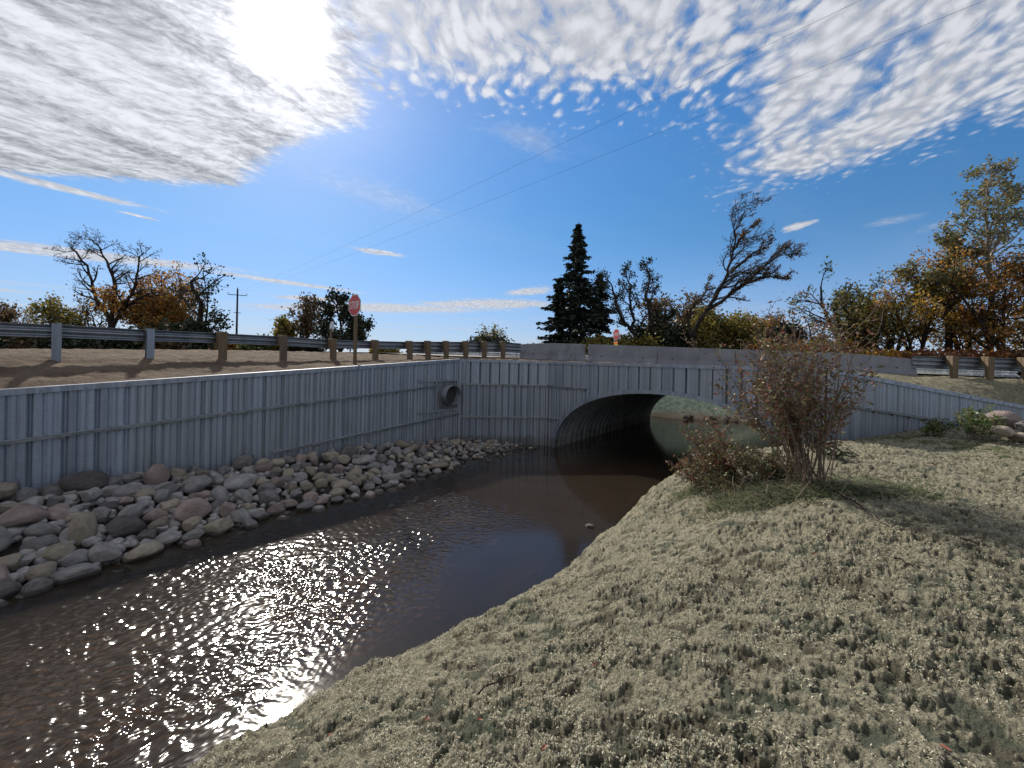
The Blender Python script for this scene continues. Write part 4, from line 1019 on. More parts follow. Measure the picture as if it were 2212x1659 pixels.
tree('round_tree', 'dark round crowned tree behind the two left stop signs', pos(724, 52), h=7.4, r=.26, seed=22, multi=2, P=dict(levels=3, kids=[13, 6, 5, 0], rat=[.46, .55, .5, .4], start=[.22, .2, .2, 0], ang=[62, 45, 40, 40]), leaf=L_DARK, lsize=.27, lden=2.6, lspread=.3)
tree('distant_tree', 'low twiggy tree above a dark hedge left of the barriers', pos(1050, 62), h=4.6, r=.2, seed=23, multi=5, P=dict(levels=3, kids=[8, 5, 4, 0], rat=[.6, .6, .5, .4], ang=[58, 45, 40, 40]), leaf=L_OLIVE, lsize=.22, lden=.9, lspread=.3)
tree('hedge_bush', 'dark green hedge clump left of the barriers', pos(1045, 58), h=2.6, r=.15, seed=24, multi=9, P=dict(levels=2, kids=[6, 5, 4, 0], rat=[.85, .7, .6, .4], ang=[70, 50, 45, 40]), leaf=L_DARK, lsize=.3, lden=10, lspread=.6, cat='bush', flat=.3)
tree('distant_tree', 'faint small leafless tree at the foot of the spruces', pos(1148, 66), h=3.2, r=.12, seed=25, multi=5, P=dict(levels=3, kids=[6, 5, 4, 0], rat=[.6, .6, .5, .4]), leaf=L_OLIVE, lsize=.2, lden=.4, bark=TWIG)
# spruces -------------------------------------------------------------
def spruce(label, u, dd, vtop, wid, seed, gap=.0):
    b = at(u, 784, dd); b.z = gz(b.x, b.y); H = at(u, vtop, dd).z-b.z; rng = random.Random(seed); nr = np.random.default_rng(seed)
    root = tag(empty('spruce_tree', tuple(b)), label, 'spruce', 'spruces beyond the bridge')
    segs = [(0, 0, -.3, 0, 0, H, .02*H, .015)]; lv = []; ld = []
    z = H*.05
    while z < H*.985:
        t = z/H; Rb = wid*(1-t)**.95*(.70+.5*rng.random())+.14; nb = rng.randint(5, 7) if t < .9 else 4
        for k in range(nb):
            az = rng.random()*6.283; ln = Rb*rng.uniform(.62, 1.12); dr = -.28-.25*(1-t); p = Vector((0, 0, z)); n = max(3, int(ln/.28)); px = p.copy()
            if rng.random() < gap: continue
            for i in range(n):
                f = (i+1)/n; q = Vector((math.cos(az)*ln*f, math.sin(az)*ln*f, z+dr*ln*f*(1-.55*f)+rng.gauss(0, .03)))
                segs.append((*px, *q, .03*(1-f)+.012, .02*(1-f)+.01)); 
                for m in range(int(6+8*(1-abs(f-.55)))):
                    w = (.08+.05*ln)*(1-f*.35)
                    c = px.lerp(q, rng.random()); lv.append((c.x+rng.gauss(0, w), c.y+rng.gauss(0, w), c.z-abs(rng.gauss(0, .13))+.03)); ld.append((math.cos(az)+rng.gauss(0, .5), math.sin(az)+rng.gauss(0, .5), -.35))
                px = q
        z += rng.uniform(.30, .52)*(.55+.6*(1-t))
    V, F = prisms(segs, 4); link_mesh('trunk', V, F, BARK, root)
    V, F = leaves_mesh(lv, .20, nr, .2, 2.0, ld); link_mesh('crown', V, F, L_SPRUCE, root)
spruce('tall slender dark spruce, highest of the three', 1243, 38, 478, 4.3, 1)
spruce('shorter dark spruce on the left, branches to the ground', 1205, 38.5, 598, 3.2, 2)
spruce('ragged dark spruce merged into the bare trees on the right', 1292, 39, 588, 3.0, 3, .25)
# centre right group ----------------------------------------------------
d = 36
tree('bare_tree', 'twisted dark tree with two leaning trunks right of the spruces', at(1395, 772, d), seed=31,
     limbs=[dict(pts=A([(1400, 775), (1385, 740), (1362, 715), (1345, 690), (1330, 655), (1322, 620), (1312, 600)], d), r0=.24, r1=.04, kids=14, start=.25),
            dict(pts=A([(1362, 715), (1370, 690), (1362, 655), (1360, 615), (1350, 585)], d), r0=.18, r1=.03, kids=12, start=.3),
            dict(pts=A([(1395, 750), (1400, 715), (1425, 690), (1460, 680)], d), r0=.26, r1=.03, kids=10, start=.3),
            dict(pts=A([(1400, 715), (1405, 680), (1395, 640), (1405, 600), (1398, 575)], d), r0=.18, r1=.03, kids=12, start=.3)],
     P=dict(levels=3, kids=[9, 6, 5, 0], rat=[.26, .55, .5, .4], rmin=.014, ang=[45, 42, 42, 40]), leaf=L_DARK, lsize=.13, lden=.6, lspread=.16)
d = 33
tree('leaning_tree', 'tall bare tree leaning right with two swept crowns above the bridge', at(1485, 775, d), seed=32,
     limbs=[dict(pts=A([(1488, 780), (1497, 740), (1503, 705), (1520, 680), (1545, 640), (1570, 595), (1582, 550), (1588, 500), (1612, 450)], d), r0=.26, r1=.03, kids=20, start=.42, ls=1.0),
            dict(pts=A([(1525, 672), (1560, 650), (1600, 618), (1640, 585), (1680, 555), (1700, 545)], d, .2), r0=.17, r1=.03, kids=20, start=.2),
            dict(pts=A([(1600, 618), (1640, 600), (1670, 600), (1700, 602)], d), r0=.14, r1=.02, kids=10, start=.2),
            dict(pts=A([(1575, 590), (1610, 560), (1640, 540), (1655, 520)], d), r0=.14, r1=.02, kids=9, start=.3),
            dict(pts=A([(1582, 545), (1602, 510), (1632, 480)], d), r0=.10, r1=.02, kids=9, start=.2),
            dict(pts=A([(1497, 740), (1488, 700), (1492, 670), (1520, 640), (1530, 610)], d), r0=.14, r1=.03, kids=8, start=.4)],
     P=dict(levels=3, kids=[9, 8, 6, 0], rat=[.27, .55, .5, .4], rmin=.011, ang=[34, 34, 34, 30], wind=(2.0, 0, 1.0), up=[.06, .08, .07, 0]), leaf=L_BROWN, lsize=.09, lden=.35, lspread=.12)
tree('bare_tree', 'fine twigged brown tree behind the left foot of the leaning tree', pos(1455, 40), h=6.6, r=.22, seed=33, multi=4, P=dict(levels=3, kids=[8, 5, 4, 0], rat=[.5, .6, .5, .4]), leaf=L_BROWN, lsize=.2, lden=2.4, lspread=.35)
tree('bare_tree', 'greyish twiggy tree left of the leaning trunk', pos(1500, 42), h=7.0, r=.2, seed=34, multi=4, P=dict(levels=3, kids=[7, 5, 4, 0], rat=[.45, .6, .5, .4]), leaf=L_BROWN, lsize=.18, lden=.9, lspread=.3)
for i, (u, dd, hh, mt, lab) in enumerate([(1540, 35, 4.6, L_OLIVE, 'olive yellow bushy tree right of the leaning trunk'), (1600, 36, 4.2, L_OLIVE, 'golden olive bushy tree under the leaning crown'), (1650, 36, 3.7, L_ORANGE, 'rusty low tree left of the dark round bush'),
                                      (1690, 34, 3.6, L_DARK, 'dark round bushy tree behind the shrub top'), (1430, 37, 3.2, L_DARK, 'dark thicket tree below the twisted trunks'), (1360, 36, 2.0, L_OLIVE, 'olive bush at the foot of the spruces'),
                                      (1260, 36, 1.7, L_DARK, 'dark low bush left of the distant stop sign'), (1310, 34, 1.6, L_OLIVE, 'small olive bush beside the distant stop sign'), (1480, 38, 2.6, L_DARK, 'shadowy bush left of the leaning trunk base')]):
    tree('bushy_tree', lab, pos(u, dd), h=hh, r=.16, seed=60+i, multi=6, P=dict(levels=3, kids=[6, 5, 4, 0], rat=[.55, .6, .5, .4], ang=[52, 45, 40, 40]), leaf=mt, lsize=.17, lden=4.2, lspread=.35)
# right group -----------------------------------------------------------
tree('bare_tree', 'small leafless tree standing alone above the shrub', pos(1752, 30), h=4.6, r=.12, seed=80, multi=3, P=dict(levels=3, kids=[6, 4, 4, 0], rat=[.45, .55, .5, .4], rmin=.014), leaf=L_RUST, lsize=.14, lden=.12, bark=BARK)
tree('bare_tree', 'dark bare branched tree at the left of the golden wood', pos(1850, 30), h=7.2, r=.2, seed=81, multi=3, P=dict(levels=3, kids=[7, 5, 4, 0], rat=[.5, .55, .5, .4], rmin=.014), leaf=L_GREEN, lsize=.14, lden=.6, lspread=.2)
tree('young_tree', 'slender grey green tree above the golden leaves', pos(1905, 31), h=7.2, r=.2, seed=82, multi=4, P=dict(levels=3, kids=[7, 5, 4, 0], rat=[.42, .55, .5, .4], rmin=.014), leaf=L_GREEN, lsize=.16, lden=1.2, lspread=.25)
d = 27
tree('aspen_tree', 'tallest tree on the right with a straight pale trunk and olive crown', at(2143, 775, d), seed=83,
     limbs=[dict(pts=A([(2138, 780), (2142, 720), (2143, 650), (2140, 590), (2130, 530), (2132, 470), (2135, 410), (2140, 365)], d), r0=.24, r1=.03, kids=30, start=.28, ls=.8),
            dict(pts=A([(2138, 600), (2110, 560), (2075, 530), (2035, 512)], d), r0=.10, r1=.02, kids=12, start=.2),
            dict(pts=A([(2134, 560), (2165, 510), (2180, 450), (2185, 410)], d), r0=.10, r1=.02, kids=12, start=.2),
            dict(pts=A([(2140, 640), (2090, 610), (2040, 600), (2000, 610)], d), r0=.08, r1=.02, kids=11, start=.2)],
     P=dict(levels=3, kids=[9, 5, 4, 0], rat=[.26, .5, .5, .4], rmin=.012, ang=[55, 42, 40, 40]), leaf=m_leaf('aspen_leaves', [(.15, .165, .07), (.20, .20, .08), (.10, .12, .055), (.27, .23, .09), (.24, .14, .05)], .45), lsize=.125, lden=1.7, lspread=.18, bark=BARK_L)
d = 28
tree('oak_tree', 'dark thick trunked tree left of the tall pale trunk', at(2050, 775, d), seed=84,
     limbs=[dict(pts=A([(2052, 780), (2050, 730), (2047, 690), (2048, 660)], d), r0=.30, r1=.20, kids=0),
            dict(pts=A([(2048, 665), (2020, 640), (1990, 615), (1965, 590)], d), r0=.13, r1=.02, kids=12, start=.15),
            dict(pts=A([(2048, 665), (2058, 620), (2050, 570), (2060, 530)], d), r0=.13, r1=.02, kids=14, start=.15),
            dict(pts=A([(2048, 662), (2080, 635), (2100, 600)], d), r0=.11, r1=.02, kids=11, start=.15)],
     P=dict(levels=3, kids=[9, 5, 4, 0], rat=[.34, .5, .5, .4], rmin=.012), leaf=L_OLIVE, lsize=.12, lden=2.2, lspread=.2)
for i, (u, dd, hh, mt, ld, lab) in enumerate([(1800, 30, 2.3, L_GOLD, 3.0, 'low gold and rust tree behind the rightmost barrier'), (1880, 30, 4.8, L_GOLD, 1.7, 'golden leafed tree below the slender grey green tree'), (1940, 28, 6.3, L_OLIVE, 1.1, 'thin yellowing tree with a dark forked trunk'),
                                          (1985, 29, 6.6, L_GOLD, 1.5, 'bright yellow leafed tree left of the dark thick trunk'), (2095, 29, 6.0, L_GOLD, 1.3, 'yellow leafed tree between the dark and the pale trunk'), (2195, 26, 7.0, L_ORANGE, 3.2, 'dense orange tree right of the pale trunk'),
                                          (2235, 24, 9.0, L_ORANGE, 2.0, 'tall orange brown tree cut by the right edge'), (2290, 26, 5.0, L_GOLD, 2.2, 'golden tree just beyond the right edge')]):
    tree('autumn_tree', lab, pos(u, dd), h=hh, r=.14, seed=90+i, multi=4, P=dict(levels=3, kids=[7, 5, 4, 0], rat=[.5, .58, .5, .4], rmin=.012, ang=[46, 44, 40, 40]), leaf=mt, lsize=.115, lden=ld*1.35, lspread=.24)
for i, (u, dd, hh, mt, lab) in enumerate([(1745, 28, 1.3, L_RUST, 'rusty brush behind the fourth barrier'), (1830, 27, 1.1, L_RUST, 'rust red brush behind the rightmost barrier'), (1900, 26.5, 1.0, L_GOLD, 'gold and rust brush above the end of the barriers'),
                                      (1975, 26, 1.0, L_RUST, 'reddish brush above the first right guardrail post'), (2050, 25, 1.0, L_RUST, 'dark red brush at the foot of the thick dark trunk'), (2120, 25, 1.0, L_ORANGE, 'orange brush left of the pale trunk foot'),
                                      (2190, 24, 1.1, L_RUST, 'rusty brush right of the pale trunk foot'), (2260, 23, 1.2, L_BROWN, 'brown brush at the right edge beyond the guardrail'), (1700, 31, 1.5, L_ORANGE, 'orange brush left of the small lone leafless tree')]):
    tree('brush', lab, pos(u, dd), h=hh, r=.06, seed=110+i, multi=9, P=dict(levels=2, kids=[6, 5, 4, 0], rat=[.9, .7, .6, .4], ang=[70, 50, 45, 40], rmin=.010), leaf=mt, lsize=.15, lden=11, lspread=.35, cat='brush', flat=.3)

# ------------------------------------------------------------------ stones
def make_stone_mesh(i, rng):
    import bmesh
    bm = bmesh.new(); bmesh.ops.create_icosphere(bm, subdivisions=4, radius=1.0)
    fac = []
    for k in range(rng.randint(3, 8) if i % 3 else rng.randint(7, 11)):
        v = Vector((rng.gauss(0, 1), rng.gauss(0, 1), rng.gauss(0, 1))).normalized(); fac.append((v, rng.uniform(.60, .88)))
    ph = [rng.uniform(0, 20) for _ in range(6)]
    for v in bm.verts:
        d_ = v.co.normalized(); r = 1+.09*math.sin(d_.x*2.3+ph[0])*math.sin(d_.y*2.7+ph[1])+.06*math.sin(d_.z*3.9+ph[2]+d_.x*2)+.02*math.sin(d_.x*9+ph[3])*math.sin(d_.z*8+ph[4])
        p = d_*r
        for n, c in fac:
            q = p.dot(n)
            if q > c: p -= n*(q-c)*(.93 if i % 3 else .985)
        v.co = p
    me = bpy.data.meshes.new('stone'); bm.to_mesh(me); bm.free()
    me.polygons.foreach_set('use_smooth', [True]*len(me.polygons)); return me
rr = random.Random(11)
STONES = [make_stone_mesh(i, rr) for i in range(14)]
SM = {}
for cn in ROCKM:
    for i, me in enumerate(STONES):
        m2 = me.copy(); m2.materials.append(ROCKM[cn]); SM[(cn, i)] = m2
def put_stone(x, y, z, sx, sy, sz, cn, label, group, rz=None, tilt=.25, name='stone', cat='stone'):
    o = bpy.data.objects.new(name, SM[(cn, rr.randrange(14))]); col.objects.link(o)
    o.location = (x, y, z); o.scale = (sx, sy, sz); o.rotation_euler = (rr.gauss(0, tilt), rr.gauss(0, tilt), rr.uniform(0, 6.28) if rz is None else rz)
    tag(o, label, cat, group); return o
# stone slope: param s along wall from C1 towards C0, w across from wall face (0) to water edge (1)
EDGE = [(C1+e12*3.2, (1.75, 16.25)), (C1+e12*1.6, (.1, 15.2)), (C1, (-1.45, 13.4)), (pl(3.2), (-3.05, 10.9)), (pl(6.2), (-4.9, 8.75)), (pl(8.2), (-5.9, 7.3)), (pl(10.4), (-6.9, 5.7)), (pl(12.6), (-8.0, 3.9))]
HT = [.05, .22, .36, .58, .70, .80, .92, .95]
def slope_pt(a, w):
    """a in 0..7 along, w in 0..1 from wall to water edge"""
    i = min(int(a), 6); f = a-i
    A_ = Vector(EDGE[i][0]).lerp(Vector(EDGE[i+1][0]), f); B_ = Vector(EDGE[i][1]).lerp(Vector(EDGE[i+1][1]), f); h = HT[i]*(1-f)+HT[i+1]*f
    p = A_.lerp(B_, w); z = ZW-.10+h*max(1-w, 0)**.85-.02
    return Vector((p.x, p.y, z)), h, (B_-A_).length
def build_stone_bed():
    V = []; na, nw_ = 90, 16
    for i in range(na):
        for j in range(nw_):
            w = -.06+1.22*j/(nw_-1); p, h, L = slope_pt(7*i/(na-1), min(max(w, 0), 1))
            if w > 1 or w < 0:
                q, _, _ = slope_pt(7*i/(na-1), 1); q0, _, _ = slope_pt(7*i/(na-1), 0); dd = (q-q0); 
                p = (q if w > 1 else q0)+dd*(w-1 if w > 1 else w)
                if w > 1: p.z = ZW-.12-(w-1)*1.2
            V.append((p.x, p.y, p.z-.10+rr.uniform(-.02, .02)))
    o = link_mesh('stone_bank', V, grid_faces(na, nw_), simple('wet_gravel', (.035, .03, .026), (.07, .06, .05), 9, .8, 0, .8, 30, .03)); tag(o, kind='structure')
build_stone_bed()
def stones():
    placed = []
    def try_put(a, w, r, lift, gap=.80):
        p, h, L = slope_pt(a, w)
        for (q, rq) in placed:
            if (q-p.xy).length < gap*(r+rq): return None
        placed.append((p.xy.copy(), r)); return p
    zone_n = ['near the culvert', 'below the drain pipe', 'left of the corner', 'below mid wing wall', 'left of mid wing wall', 'near the left edge', 'at the left edge']
    row_n = ['against the wall', 'in the upper pile', 'in the lower pile', 'at the waterline']
    # hand-placed big ones: (u, v centre, radii, colour, label)
    big = [(5.62, .14, .30, 'pinkish', 'rounded pink grey banded boulder against the left part of the wing wall', (1.0, .8, 1.1)),
           (6.12, .10, .33, 'dark', 'large dark jagged boulder against the wall, left of the pink banded one', (1.3, .8, .72)),
           (4.82, .06, .26, 'dark', 'dark brown rounded boulder resting highest against the wall', (1.1, .8, .8)),
           (4.75, .42, .34, 'grey', 'broad grey angular slab in the middle of the pile', (1.35, .8, .62)),
           (5.2, .32, .27, 'grey', 'grey wedge shaped stone right below the banded boulder', (1.2, .8, .8)),
           (5.9, .62, .30, 'tan', 'upright pale tan egg shaped stone in the lower pile', (.75, .7, 1.15)),
           (5.6, .68, .30, 'dark', 'dark blue grey round boulder beside the upright pale stone', (1.05, .9, .95)),
           (5.1, .66, .30, 'pinkish', 'large blocky pinkish stone in the lower pile', (1.2, .9, .85)),
           (5.35, .93, .27, 'tan', "long pale flat stone lying at the water's edge", (1.2, .75, .62)),
           (5.75, .95, .25, 'grey', "big grey sloping slab dipping into the water", (1.2, .8, .65)),
           (4.75, .90, .25, 'tan', "pale smooth boulder alone at the water's edge", (1.25, .8, .8)),
           (6.5, .55, .38, 'grey', 'large grey boulder at the left edge, mid pile', (1.3, .9, .75)),
           (6.75, .22, .36, 'grey', 'wide flat grey boulder high at the left edge', (1.4, .9, .7)),
           (6.35, .38, .30, 'pinkish', 'pinkish ridged boulder above the large grey one at the left', (1.2, .9, .85)),
           (3.35, .35, .26, 'grey', 'long grey brown stone lying flat below the lower wale', (1.7, .8, .7)),
           (2.9, .08, .25, 'tan', 'tan blocky stone against the wall below the lower wale', (1.2, .9, .8)),
           (3.75, .15, .24, 'tan', 'pale tilted stone against the wall left of the lower wale end', (1.3, .8, .7)),
           (3.55, .12, .26, 'dark', 'dark grey blue block beside the lower end of the wale', (1.2, .9, .8)),
           (2.45, .78, .26, 'tan', "flat wide stone half in the water below the drain pipe side", (1.6, 1.0, .55))]
    for a, w, r, cn, lab, sc in big:
        p, h, L = slope_pt(a, w); placed.append((p.xy.copy(), r*.95))
        r *= .94
        put_stone(p.x, p.y, p.z+r*.40, r*sc[0], r*sc[1], r*sc[2], cn, lab, None, rz=rr.gauss(.75, .35), tilt=.12, name='boulder', cat='boulder')
    count = 0
    for rad, tries, gap in ((.19, 800, .86), (.15, 2400, .84), (.12, 4200, .82), (.092, 5200, .8)):
        for t in range(tries):
            a = 7*(rr.random()**.8); w = rr.uniform(.03, 1.03); r = rad*rr.uniform(.85, 1.2)
            sizef = .62+.38*min(a/4.5, 1); 
            if rad > .15 and a < 2.2: continue
            if rad < .1 and a > 4.5 and rr.random() < .5: continue
            if a < .95 and w < .9 and rr.random() < .6: continue
            r *= sizef
            p = try_put(a, min(w, 1.02), r, 0, gap)
            if p is None: continue
            cn = rr.choices(['grey', 'tan', 'pinkish', 'dark'], [46, 34, 12, 8])[0]
            zn = zone_n[min(int(a), 6)]; rw_ = row_n[0 if w < .22 else 1 if w < .52 else 2 if w < .84 else 3]
            size = 'fist sized' if r < .10 else 'small' if r < .135 else 'medium' if r < .175 else 'large'
            lab = f'{size} {cn} rounded stone {rw_}, {zn}'
            s1 = rr.uniform(.95, 1.4); s2 = rr.uniform(.75, 1.0); s3 = rr.uniform(.6, .95)
            put_stone(p.x, p.y, p.z+r*.25+rr.uniform(-.02, .05), r*s1, r*s2, r*s3, cn, lab, 'riprap stones: '+lab, tilt=.35)
            count += 1
            if count >= 281: return
stones()
# second layer filling the gaps, too many to single out: one object
def filler():
    V = []; F = []; n0 = 0
    src = STONES[4]; sv = np.array([v.co[:] for v in src.vertices]); sf = np.array([p.vertices[:] for p in src.polygons])
    for t in range(1300):
        a = 7*rr.random()**.85; w = rr.uniform(0, 1.08); p, h, L = slope_pt(a, min(w, 1)); r = rr.uniform(.06, .115)*(1+.45*max(0, a-4)/3)
        rot = np.array(Matrix.Rotation(rr.random()*6.28, 3, 'Z') @ Matrix.Rotation(rr.random()*6.28, 3, 'X')); s = np.array([rr.uniform(.8, 1.3), rr.uniform(.7, 1), rr.uniform(.6, .9)])*r
        V.append((sv @ rot.T)*s+np.array([p.x+rr.gauss(0, .03), p.y+rr.gauss(0, .03), p.z-.03+rr.uniform(-.03, .03)])); F.append(sf+n0); n0 += len(sv)
    o = link_mesh('cobbles', np.concatenate(V), np.concatenate(F), ROCKM['grey'], smooth=True)
    tag(o, 'smaller grey cobbles filling the gaps of the stone pile below the wall', 'cobbles', kind='stuff')
filler()
# stones elsewhere
p = at(1272, 1189, 7.6); put_stone(at(1272, 1189, 8.65).x, 8.65, ZW+.01, .10, .07, .05, 'tan', 'small lone pale stone in the water near the bank', None)
def on_ray(u, v, zf, d0=1.5, d1=30):
    """where the line of sight through (u, v) meets height zf(x, y)"""
    for i in range(1200):
        dd = d0+(d1-d0)*i/1200; q = at(u, v, dd)
        if q.z < zf(q.x, q.y): return q
    return q
for u, v, sx, sy, sz, cn, lab in [(2160, 908, .40, .34, .26, 'pinkish', 'big reddish brown boulder at the right edge under the wing wall'), (2165, 931, .24, .20, .13, 'tan', 'pale pitted stone below the reddish brown boulder'), (2200, 943, .30, .22, .12, 'tan', 'flat cream stone at the right edge'), (2222, 922, .26, .22, .17, 'dark', 'dark brown stone at the extreme right edge')]:
    dd = 9.8 if sx < .35 else 10.4; q = at(u, v, dd); 
    put_stone(q.x, q.y, q.z, sx, sy, sz, cn, lab, None, rz=.2, tilt=.1, name='boulder', cat='boulder')
    
for i in range(46):                                    # stones on the shore beyond the culvert
    uu = rr.uniform(-2.8, 5.5); vv = 3.9+uu*.55+rr.uniform(-.5, .7); q = FARC+U*uu+NIN*vv; r = .6*rr.uniform(.10, .30)
    put_stone(q.x, q.y, ZW+.14+r*.25, r*1.3, r, r*.7, rr.choice(['tan', 'tan', 'pinkish', 'grey']), 'pale shore stone seen through the culvert on the far side', 'shore stones beyond the culvert')
# dark bush on the far bank
q = FARC+U*3.6+NIN*8.0
tree('low_bush', 'dark low bush on the green slope seen through the culvert', (q.x, q.y, -2.5), h=.9, r=.05, seed=130, multi=8, P=dict(levels=2, kids=[6, 5, 4, 0], rat=[.8, .7, .6, .4], ang=[65, 50, 45, 40], rmin=.008), leaf=L_DARK, lsize=.14, lden=8, lspread=.2, cat='bush')

# ------------------------------------------------------------------ shrub on the bank
def shrub(label, x, y, stems, hgt, spread, lean, seed, nleaf, lsize, leafmat, name='leafy_shrub', base_r=.25, start=.35, rs=.011, cat='shrub', sub=3, drop=0.0, wmul=1.0):
    rng = random.Random(seed); nr = np.random.default_rng(seed); z0 = bz(x, y)-.03; root = tag(empty(name, (x, y, z0)), label, cat)
    segs = []; tips = []
    for s in range(stems):
        a = rng.random()*6.283; bx = math.cos(a)*base_r*rng.random(); by = math.sin(a)*base_r*rng.random()
        d = Vector((lean[0]+rng.gauss(0, spread), lean[1]+rng.gauss(0, spread), 1)).normalized(); L = hgt*rng.uniform(.40, 1.0); n = 9; p = Vector((bx, by, 0)); pts = [p.copy()]; r0 = rs*rng.uniform(.6, 1.25)
        for i in range(n):
            d = (d+Vector((rng.gauss(0, .07)+lean[0]*.03, rng.gauss(0, .07), .03-drop*i*.02))).normalized(); q = p+d*(L/n)
            segs.append((*p, *q, r0*(1-i/n)+.0025, r0*(1-(i+1)/n)+.0025)); p = q; pts.append(p.copy())
        for b in range(sub+2):
            t = start+(1-start)*rng.random(); i = int(t*(n-1)); p = pts[i].lerp(pts[i+1], rng.random()); dd = ((pts[i+1]-pts[i]).normalized()+Vector((rng.gauss(0, .45), rng.gauss(0, .45), rng.gauss(0, .2)))).normalized()
            for k in range(5):
                q = p+dd*(L*.065); segs.append((*p, *q, .0038, .0026)); tips.append(tuple(q)); dd = (dd+Vector((rng.gauss(0, .18), rng.gauss(0, .18), .06))).normalized(); p = q
                if k in (1, 3):
                    e = (dd+Vector((rng.gauss(0, .6), rng.gauss(0, .6), rng.gauss(0, .3)))).normalized(); w = p
                    for m in range(3): w2 = w+e*(L*.04); segs.append((*w, *w2, .0028, .002)); tips.append(tuple(w2)); w = w2
        for i in range(int(start*n)+1, n+1): tips.append(tuple(pts[i]))
    V, F = prisms(segs, 5); link_mesh('stems', V, F, STEM, root, smooth=True)
    tp = np.array(tips); idx = nr.integers(0, len(tp), nleaf); cl = nr.normal(size=(nleaf, 3))*.035
    V, F = leaves_mesh(tp[idx]+cl, lsize, nr, .3, 1.9, fold=True); link_mesh('leaves', V, F, leafmat, root)
    return root
sb = on_ray(1765, 1052, bz)
shrub('tall red leaved shrub on the bank in front of the culvert', sb.x-.02, sb.y+.15, 44, 2.7, .20, (-.27, 0), 5, 5200, .038, L_SHRUB, base_r=.30, start=.40, rs=.0095, sub=5)
sb2 = on_ray(1640, 1045, bz)
shrub('smaller drooping rusty shrub leaning over the water left of the tall one', sb2.x-.15, sb2.y+.5, 40, 1.45, .55, (-.6, .1), 6, 2300, .038, L_SHRUB, base_r=.35, start=.3, rs=.008, drop=.5)
sb3 = on_ray(1530, 1050, bz)
shrub('low twiggy rusty bush hanging over the creek edge', sb3.x, sb3.y+.2, 34, .85, .6, (-.4, 0), 7, 1300, .036, L_SHRUB, base_r=.35, start=.25, rs=.006, drop=.4)
sb4 = on_ray(1700, 1045, bz)
shrub('olive leaved low growth between the tall shrub and the smaller one', sb4.x, sb4.y+.25, 40, .75, .7, (-.2, 0), 8, 2600, .034, L_WEED2, base_r=.5, start=.25, rs=.005, drop=.3)
sb5 = on_ray(1590, 1060, bz)
shrub('dark leafy low growth at the creek edge under the rusty bush', sb5.x, sb5.y+.15, 34, .45, .8, (-.3, 0), 9, 1900, .030, L_WEED2, base_r=.5, start=.2, rs=.004, drop=.3)
# grass and dead matter round the foot of the shrub: countless blades, one object
def blades(name, label, spots, n, L, mat, seed, cat='grass', width=.006, lie=.5, lean=(0, 0)):
    nr = np.random.default_rng(seed); V = []
    per = n//len(spots)
    for (x, y, rx, ry) in spots:
        X = x+nr.normal(size=per)*rx; Y = y+nr.normal(size=per)*ry; Z = bank_z(X, Y, False)-.02
        az = nr.uniform(0, 6.283, per); l = L*nr.uniform(.4, 1.2, per); up = nr.uniform(.15, 1, per)*(1-lie)+.12
        dx, dy = np.cos(az)+lean[0], np.sin(az)+lean[1]; nx, ny = -np.sin(az), np.cos(az)
        for f0, f1 in ((0, .5), (.5, 1.0)):
            def P_(f): 
                h = up*l*(f-.55*f*f*1.1); return X+dx*l*f*.7, Y+dy*l*f*.7, Z+h*1.2
            a = P_(f0); b = P_(f1); w0 = width*(1-f0*.5); w1 = width*(1-f1*.8)
            V.append(np.stack([np.stack([a[0]-nx*w0, a[1]-ny*w0, a[2]], 1), np.stack([a[0]+nx*w0, a[1]+ny*w0, a[2]], 1), np.stack([b[0]+nx*w1, b[1]+ny*w1, b[2]], 1), np.stack([b[0]-nx*w1, b[1]-ny*w1, b[2]], 1)], 1).reshape(-1, 3))
    V = np.concatenate(V); o = link_mesh(name, V, np.arange(len(V)).reshape(-1, 4), mat); return tag(o, label, cat, kind='stuff')
g = [(sb.x, sb.y, .45, .22), (sb.x-.5, sb.y+.1, .35, .22), (sb2.x, sb2.y, .4, .25), (sb3.x, sb3.y, .3, .2), (sb.x+.45, sb.y-.25, .4, .16), (sb.x-.9, sb.y+.2, .35, .25)]
blades('grass', 'matted dry grass and roots round the foot of the shrubs', g, 19000, .28, L_GRASS, 3, lie=.3, width=.006)
wg = [on_ray(u, v, bz) for u, v in ((1830, 948), (1900, 950), (1960, 945), (2040, 955), (2110, 968), (2180, 985))]
blades('grass', 'green weeds along the foot of the right wing wall and right of the shrub', [(q.x, q.y, .5, .16) for q in wg]+[(sb.x+.75, sb.y-.3, .35, .12), (sb.x+1.1, sb.y+.5, .5, .3)], 11000, .16, L_WEED, 4)
def tangle():
    rng = random.Random(77); segs = []; root = tag(empty('root_tangle', (sb.x, sb.y, bz(sb.x, sb.y))), 'tangle of dead stems and roots round the foot of the tall shrub', 'dead stems')
    for i in range(330):
        c = g[rng.randrange(len(g))]; x = c[0]+rng.gauss(0, c[2]*.9); y = c[1]+rng.gauss(0, c[3]*1.1); p = Vector((x, y, bz(x, y)-.02)); az = rng.random()*6.283; el = rng.uniform(.3, 1.3); L = rng.uniform(.15, .55)
        d_ = Vector((math.cos(az)*math.cos(el), math.sin(az)*math.cos(el), math.sin(el))); r = rng.uniform(.002, .006)
        for k in range(7):
            q = p+d_*(L/7); segs.append((*(p-root.location), *(q-root.location), r, r*.93)); d_ = (d_+Vector((rng.gauss(0, .22), rng.gauss(0, .22), rng.gauss(-.16, .15)))).normalized(); p = q
            if p.z < bz(p.x, p.y): break
    V, F = prisms(segs, 4); link_mesh('stems', V, F, simple('dead_stem', (.10, .085, .06), (.22, .19, .14), 6, .9), root)
tangle()
